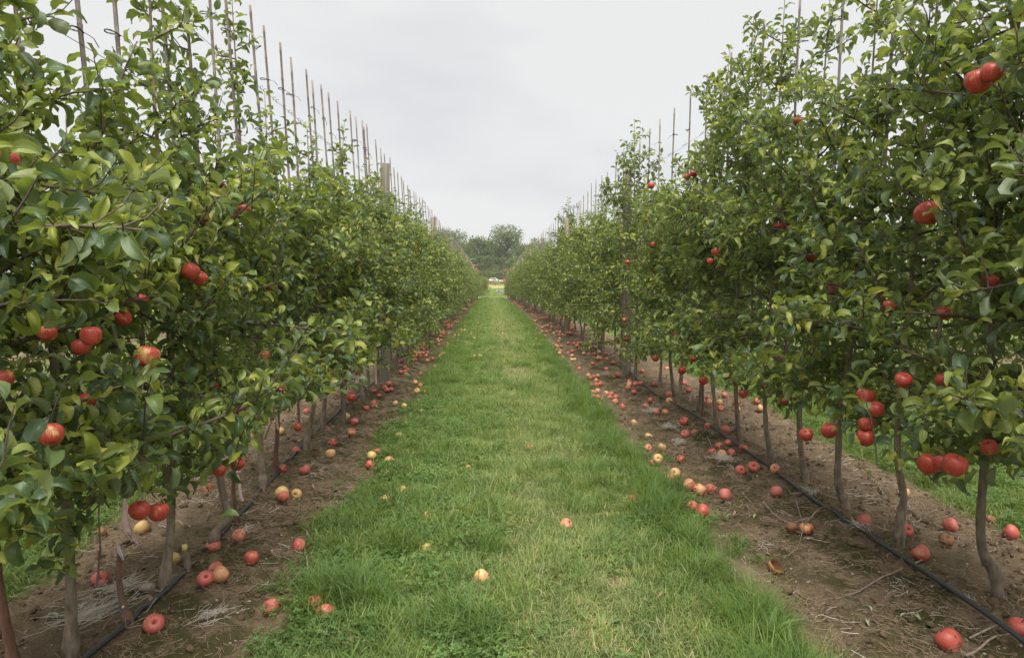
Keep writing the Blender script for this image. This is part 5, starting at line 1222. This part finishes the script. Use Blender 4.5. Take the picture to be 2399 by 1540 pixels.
def fleaf(px, py, k, rz, lab, s=.06):
    q = on_plane(px, py, .02); o = link('fallen_leaf', FL[k], loc=(q.x, q.y, hz(q.x, q.y) + .014), sc=s); o.rotation_euler = (R(8), R(5), rz); tag(o, lab, 'leaf', 'fallen leaves')
fleaf(143, 1470, 0, 1.2, 'grey green fallen leaf on straw at the lower left', .06); fleaf(2030, 1450, 0, 2.8, 'pale green fallen leaf lying left of its pair at bottom right', .05); fleaf(2048, 1442, 0, .3, 'pale green fallen leaf lying right of its pair at bottom right', .05)
fleaf(2165, 1415, 1, 1.0, 'tan curled leaf on the moss at bottom right', .05); fleaf(1345, 1418, 1, -1.0, 'tan fallen leaf in the grass at bottom centre', .055); fleaf(1090, 1075, 1, .4, 'brown leaf in the clover beside the lone pink apple', .05)
fleaf(1238, 1570, 1, .3, 'brown leaf hidden at the bottom edge', .05); fleaf(735, 1300, 1, .9, 'curled brown leaf below the red apple at the left clover edge', .06); fleaf(2320, 1265, 0, 1.4, 'pale leaf on soil near the dimpled right apple', .045); fleaf(1080, 1390, 1, 1.9, 'dark brown leaf in the grass left of the pale yellow apple', .05)
fleaf(2130, 1445, 0, 1.9, 'small pale leaf below the mossy berm', .04); fleaf(350, 1440, 1, .2, 'brown leaf between the stub foot and the scuffed apple', .045)

r5 = np.random.default_rng(31)
for k, (x, y, wh) in enumerate([(-1.15, 3.3, 'on left soil near the three piled apples'), (-1.9, 3.6, 'behind the leaning left trunk'), (1.5, 3.9, 'between twig and grass edge on right soil'), (2.5, 3.3, 'behind the pipe at bottom right'), (1.85, 2.7, 'on the mossy berm at bottom right'), (-.4, 3.0, 'in the clover left of centre'), (.8, 2.9, 'in the grass at bottom right'), (.1, 4.6, 'in the lane middle distance'), (-1.3, 4.8, 'near the shrivelled left apple'), (1.6, 5.4, 'near the pale straw at right')]):
    for j in range(2):
        xx = x + r5.normal(0, .12); yy = y + r5.normal(0, .15); o = link('fallen_leaf', FL[int(r5.random() < .7)], loc=(xx, yy, hz(xx, yy) + .015), sc=r5.uniform(.035, .055)); o.rotation_euler = (r5.uniform(-.3, .3), r5.uniform(-.3, .3), r5.uniform(0, 6)); tag(o, 'small dead apple leaf ' + wh, 'leaf', 'dead leaves ' + wh)

# ------------------------------------------------------------------ beyond the rows
def blob_tree(name, h, cw, seed, m, lab, cat, loc, trunk=True, nleaf=2600, ls=.42, crown0=.25, grp=None):
    r = np.random.default_rng(seed); root = link(name, None, loc=loc); tag(root, lab, cat, grp)
    cl = []; nb = int(9 + cw * 2)
    for k in range(nb):
        z = h * (crown0 + (1 - crown0) * r.random() ** .8 * .92); fz = (z / h - crown0) / (1 - crown0); w = cw * .5 * math.sqrt(max(.05, math.sin(3.14 * (.12 + .80 * fz)))); a = r.uniform(0, 6.28); q = w * r.uniform(.35, .9)
        cl.append((q * math.cos(a), q * math.sin(a), z, r.uniform(.13, .24) * cw))
    if trunk:
        V, F = tube(np.array([[0, 0, -.1], [.05, 0, h * .3], [0, .1, h * .6], [0, 0, h * .9]]), [h * .02, h * .016, h * .01, h * .003], 8); mb = MB().add(V, F)
        for c in cl:
            z0 = max(h * .15, c[2] - cw * .25); V, F = tube(np.array([[0, 0, z0], [c[0] * .5, c[1] * .5, (z0 + c[2]) / 2], [c[0], c[1], c[2]]]), [h * .008, h * .006, h * .002], 5, False); mb.add(V, F)
        link('trunk', mb.mesh('trunk', [M_FTRUNK]), root)
    per = nleaf // nb; P_ = []
    for c in cl:
        d = r.normal(0, 1, (per, 3)); d /= np.linalg.norm(d, axis=1)[:, None]; q = r.random((per, 1)) ** .45; P_.append(np.array(c[:3]) + d * q * c[3] * np.array([1, 1, .75]))
    P_ = np.concatenate(P_); P_ = P_[P_[:, 2] > .05]; n = len(P_)
    D = r.normal(0, 1, (n, 3)); Nn = r.normal(0, .8, (n, 3)) + [0, 0, .8]
    tm = (np.array([[0, 0, 0], [.3, .45, .08], [0, 1, -.1], [-.3, .45, .08]]), np.array([[0, 1, 2, 3]]), np.zeros((4, 2)))
    rn = np.clip(.5 + (fbm(P_[:, 0] * 1.1 + seed, P_[:, 2] * 1.1, 2) - .5) * 1.6 + r.normal(0, .12, n), 0, .98)
    ob = link('crown', merge_leaves('crown', P_, frames(D, Nn), np.full(n, ls) * r.uniform(.6, 1.3, n), rn * .98, np.zeros(n), [tm], [m], r), root)
    return root
def bg(px, D): d = ray(px, 653); return d.x / d.y * D
# wood beyond the field: (view x, distance, height, crown width, material, label)
for k, (px, D, h, cw, m, crown0, lab) in enumerate([(1188, 165, 14.2, 11, M_TREE, .3, 'tall spreading tree standing out above the far wood'), (1126, 175, 11.6, 8, M_TREE, .2, 'round topped tree left of the tall tree on the skyline'), (1108, 178, 10.5, 6, M_TREE, .2, 'smaller round tree at the skyline left of centre'),
        (1068, 180, 13.6, 9, M_TREE, .1, 'sloping green tree at the left end of the far wood'), (1045, 182, 14.5, 10, M_TREE, .1, 'far wood tree half hidden behind the left row'), (1090, 170, 11.3, 10, M_TREE, .05, 'yellowish green tree in the far wood below the skyline'),
        (1150, 185, 11.0, 10, M_TREE, .05, 'dark tree in the dip of the far wood skyline'), (1165, 172, 10.3, 9, M_TREE, .05, 'pale green tree left of the tall tree trunk'), (1215, 175, 11.5, 10, M_TREE, .05, 'dense tree right of the tall tree'), (1240, 180, 11.0, 9, M_TREE, .05, 'far wood tree half hidden behind the right row'),
        (1132, 160, 6.6, 7, M_TREE, .0, 'low green tree in front of the far wood centre'), (1102, 158, 5.0, 4, M_AUT, .0, 'orange brown autumn tree at the left of the far wood'), (1178, 158, 6.0, 6, M_TREE, .0, 'low light green tree at the foot of the tall tree'), (1205, 156, 5.5, 6, M_TREE, .0, 'low tree right of the tall tree foot'),
        (1020, 185, 14, 10, M_TREE, .1, 'far tree hidden behind the left row'), (1270, 185, 12, 10, M_TREE, .1, 'far tree hidden behind the right row')]):
    blob_tree('wood_tree', h * 1.33, cw * 1.33, 40 + k, m, lab, 'tree', (bg(px, D * 1.35), D * 1.35, .2), True, 3600, .62, crown0, 'trees of the far wood')
for k, (px, D, h, cw, m, lab) in enumerate([(1120, 135, 2.6, 5, M_MAROON, 'reddish brown shrub left in the far hedge'), (1140, 138, 3.0, 6, M_TREE, 'green mounded shrub in the middle of the far hedge'), (1158, 132, 2.6, 5, M_TREE, 'dark rounded shrub behind the parked cars'), (1172, 138, 3.3, 6, M_MAROON, 'maroon shrub at the right of the far hedge'),
        (1102, 134, 3.0, 5, M_AUT, 'rust coloured bush at the left end of the far hedge'), (1190, 134, 3.0, 5, M_GOLD, 'yellowish shrub at the right end of the far hedge'), (1085, 134, 3, 5, M_MAROON, 'brown bush behind the left row end'), (1205, 136, 3, 5, M_TREE, 'green bush behind the right row end')]):
    blob_tree('shrub', h * 1.35, cw * 1.35, 80 + k, m, lab, 'shrub', (bg(px, D * 1.42), D * 1.42, .1), False, 1600, .42, 0, 'shrubs of the far hedge')
# goldenrod field in front of the cars
r4 = np.random.default_rng(5); n = 5200; X = r4.uniform(-22, 22, n); Y = r4.uniform(132, 166, n); P_ = np.stack([X, Y, r4.random(n) ** 1.3 * .8 + np.interp(Y, TY, TZ)], 1)
tm = (np.array([[0, 0, 0], [.3, .5, .05], [0, 1, 0], [-.3, .5, .05]]), np.array([[0, 1, 2, 3]]), np.zeros((4, 2)))
o = link('field_weeds', merge_leaves('field_weeds', P_, frames(r4.normal(0, .4, (n, 3)) + [0, 0, 1], r4.normal(0, 1, (n, 3))), r4.uniform(.22, .42, n), r4.random(n), np.zeros(n), [tm], [M_GOLD], r4)); tag(o, 'brownish goldenrod and weeds of the field before the cars', 'weeds', kind='stuff')

def car(px, D, paint, lab, rz):
    loc = (bg(px, D), D, .20); root = link('parked_car', None, loc=loc, rz=rz); tag(root, lab, 'car', 'cars parked beyond the field')
    m = plain('car_paint', paint, .3); gl = plain('car_glass', (.08, .1, .11), .1); ty = plain('tyre', (.03, .03, .03), .8); rm = plain('rim', (.4, .4, .42), .4)
    prof = np.array([(-2.15, .45), (-2.2, .75), (-2.0, .95), (-1.35, 1.0), (.9, .98), (1.75, .88), (2.15, .7), (2.2, .42)]); W = .86
    V = np.array([[x, s * W * (1 if z < .9 else .96), z] for s in (-1, 1) for x, z in prof]); k = len(prof)
    F4 = np.array([[i, (i + 1) % k, k + (i + 1) % k, k + i] for i in range(k)]); mb = MB().add(V, F4)
    for s in (0, 1):
        c = len(prof) ; F3 = np.array([[s * k, s * k + i, s * k + i + 1] for i in range(1, k - 1)]); mb.add(V, F3)
    link('body', mb.mesh('body', [m], smooth=False), root)
    cab = np.array([(-1.5, .99), (-1.1, 1.42), (.1, 1.46), (.85, .985)]); V = np.array([[x, s * W * (.93 if z < 1.2 else .75), z] for s in (-1, 1) for x, z in cab]); mb = MB().add(V, np.array([[0, 1, 5, 4], [1, 2, 6, 5], [2, 3, 7, 6], [0, 4, 7, 3]])).add(V, np.array([[0, 3, 2, 1], [4, 5, 6, 7]]))
    link('roof', mb.mesh('roof', [m], smooth=False), root)
    for s in (-1, 1):
        Vw = np.array([[x, s * (W * (.93 - .18 * (z - .99) / .45) + .01), z] for x, z in ((-1.32, 1.04), (-1.0, 1.36), (.05, 1.39), (.65, 1.04))]); link('side_window', MB().add(Vw, np.array([[0, 1, 2, 3]])).mesh('side_window', [gl], smooth=False), root)
    for nm, pr in (('windscreen', ((.2, 1.44), (.80, 1.02))), ('rear_window', ((-1.18, 1.37), (-1.46, 1.04)))):
        V = np.array([[x + (.015 if x > 0 else -.015), s * W * (.70 if z > 1.2 else .86), z + .01] for x, z in pr for s in (-1, 1)]); link(nm, MB().add(V, np.array([[0, 1, 3, 2]])).mesh(nm, [gl], smooth=False), root)
    for x in (-1.35, 1.35):
        for s in (-1, 1):
            V, F = tube(np.array([[x, s * .68, .32], [x, s * .88, .32]]), .32, 16); w = link('wheel', MB().add(V, F).mesh('wheel', [ty], smooth=False), root)
            V, F = tube(np.array([[x, s * .86, .32], [x, s * .89, .32]]), .2, 12); link('rim', MB().add(V, F).mesh('rim', [rm], smooth=False), w)
    for s in (-1, 1): link('headlight', MB().add(*box((2.14, s * .62, .7), (.1, .3, .13))).mesh('headlight', [M_TAG], smooth=False), root)
car(1160, 172, (.75, .78, .8), 'white parked car beyond the weeds at the end of the alley', -.15)
car(1185, 174, (.45, .05, .06), 'red parked car half hidden behind the end of the right row', 2.9)

# end tree of the next block on the left, with reddish apples
for k in range(7):
    v = VARS[k % 9]; y = 86 + k * 2.3; x = -.62 - k * .10
    root = link('apple_tree', None, loc=(x, y, hz(x, y)), rz=k * 1.3, sc=(1.15, 1.15, 1.08)); tag(root, ['nearest apple tree of the next block past the alley end, dotted with red fruit', 'apple tree of the next block hidden behind its end tree'][k > 0], 'tree', 'apple trees of the next block')
    link('trunk', v['trunk'], root); tag(link('branches', v['branches'], root), kind='stuff'); tag(link('foliage', v['foliage'], root), kind='stuff')
    if k == 0:
        for j in range(22): o = link('apple', APPLE_LO[j % 3], root, loc=(rng.normal(0, .3), rng.normal(0, .3), rng.uniform(.6, 2.3)), sc=1.2); o.color = (.25, 0, 0, 1)
# slatted bin at the end of the right row
p = on_plane(1170, 689, 0); bx = bg(1172, 98); root = link('harvest_bin', None, loc=(bx, 98, hz(bx, 98)), rz=.05, sc=(1.7, 1.5, 1.45)); tag(root, 'grey slatted wooden bin with a diagonal brace at the end of the right row', 'crate')
for k in range(4): link('slat', MB().add(*box((0, 0, .05 + k * .11), (.7, .02, .095))).mesh('slat', [M_CRATE], smooth=False), root)
for k in range(4):
    for s in (-1, 1): link('slat', MB().add(*box((s * .34, .37, .05 + k * .11), (.02, .70, .095))).mesh('slat', [M_CRATE], smooth=False), root)
for s in (-1, 1): link('corner_post', MB().add(*box((s * .31, -.025, .22), (.07, .028, .45))).mesh('corner_post', [M_CRATE], smooth=False), root)
P_ = np.array([[-.27, -.035, .4], [.27, -.035, .06]]); V, F = tube(P_, .02, 4); link('brace', MB().add(V, F).mesh('brace', [M_CRATER], smooth=False), root)

# ------------------------------------------------------------------ the air
hm = bpy.data.materials.new('haze'); hm.use_nodes = True; ht = hm.node_tree; ht.nodes.clear()
ho = ht.nodes.new('ShaderNodeOutputMaterial'); hv = ht.nodes.new('ShaderNodeVolumePrincipled'); hv.inputs['Color'].default_value = (.93, .96, 1, 1); hv.inputs['Density'].default_value = .0004; hv.inputs['Anisotropy'].default_value = .2
ht.links.new(hv.outputs[0], ho.inputs['Volume'])
V, F = box((0, 1219, 12), (2460, 2620, 30))
V[:, 1] = np.where(V[:, 1] < 0, -75, 2560); V[:, 0] = np.sign(V[:, 0]) * 1230; V[:, 2] = np.where(V[:, 2] < 12, -2.2, 26)
hz_o = link('haze', mk_mesh('haze', V, F, [hm], False)); tag(hz_o, kind='stuff')
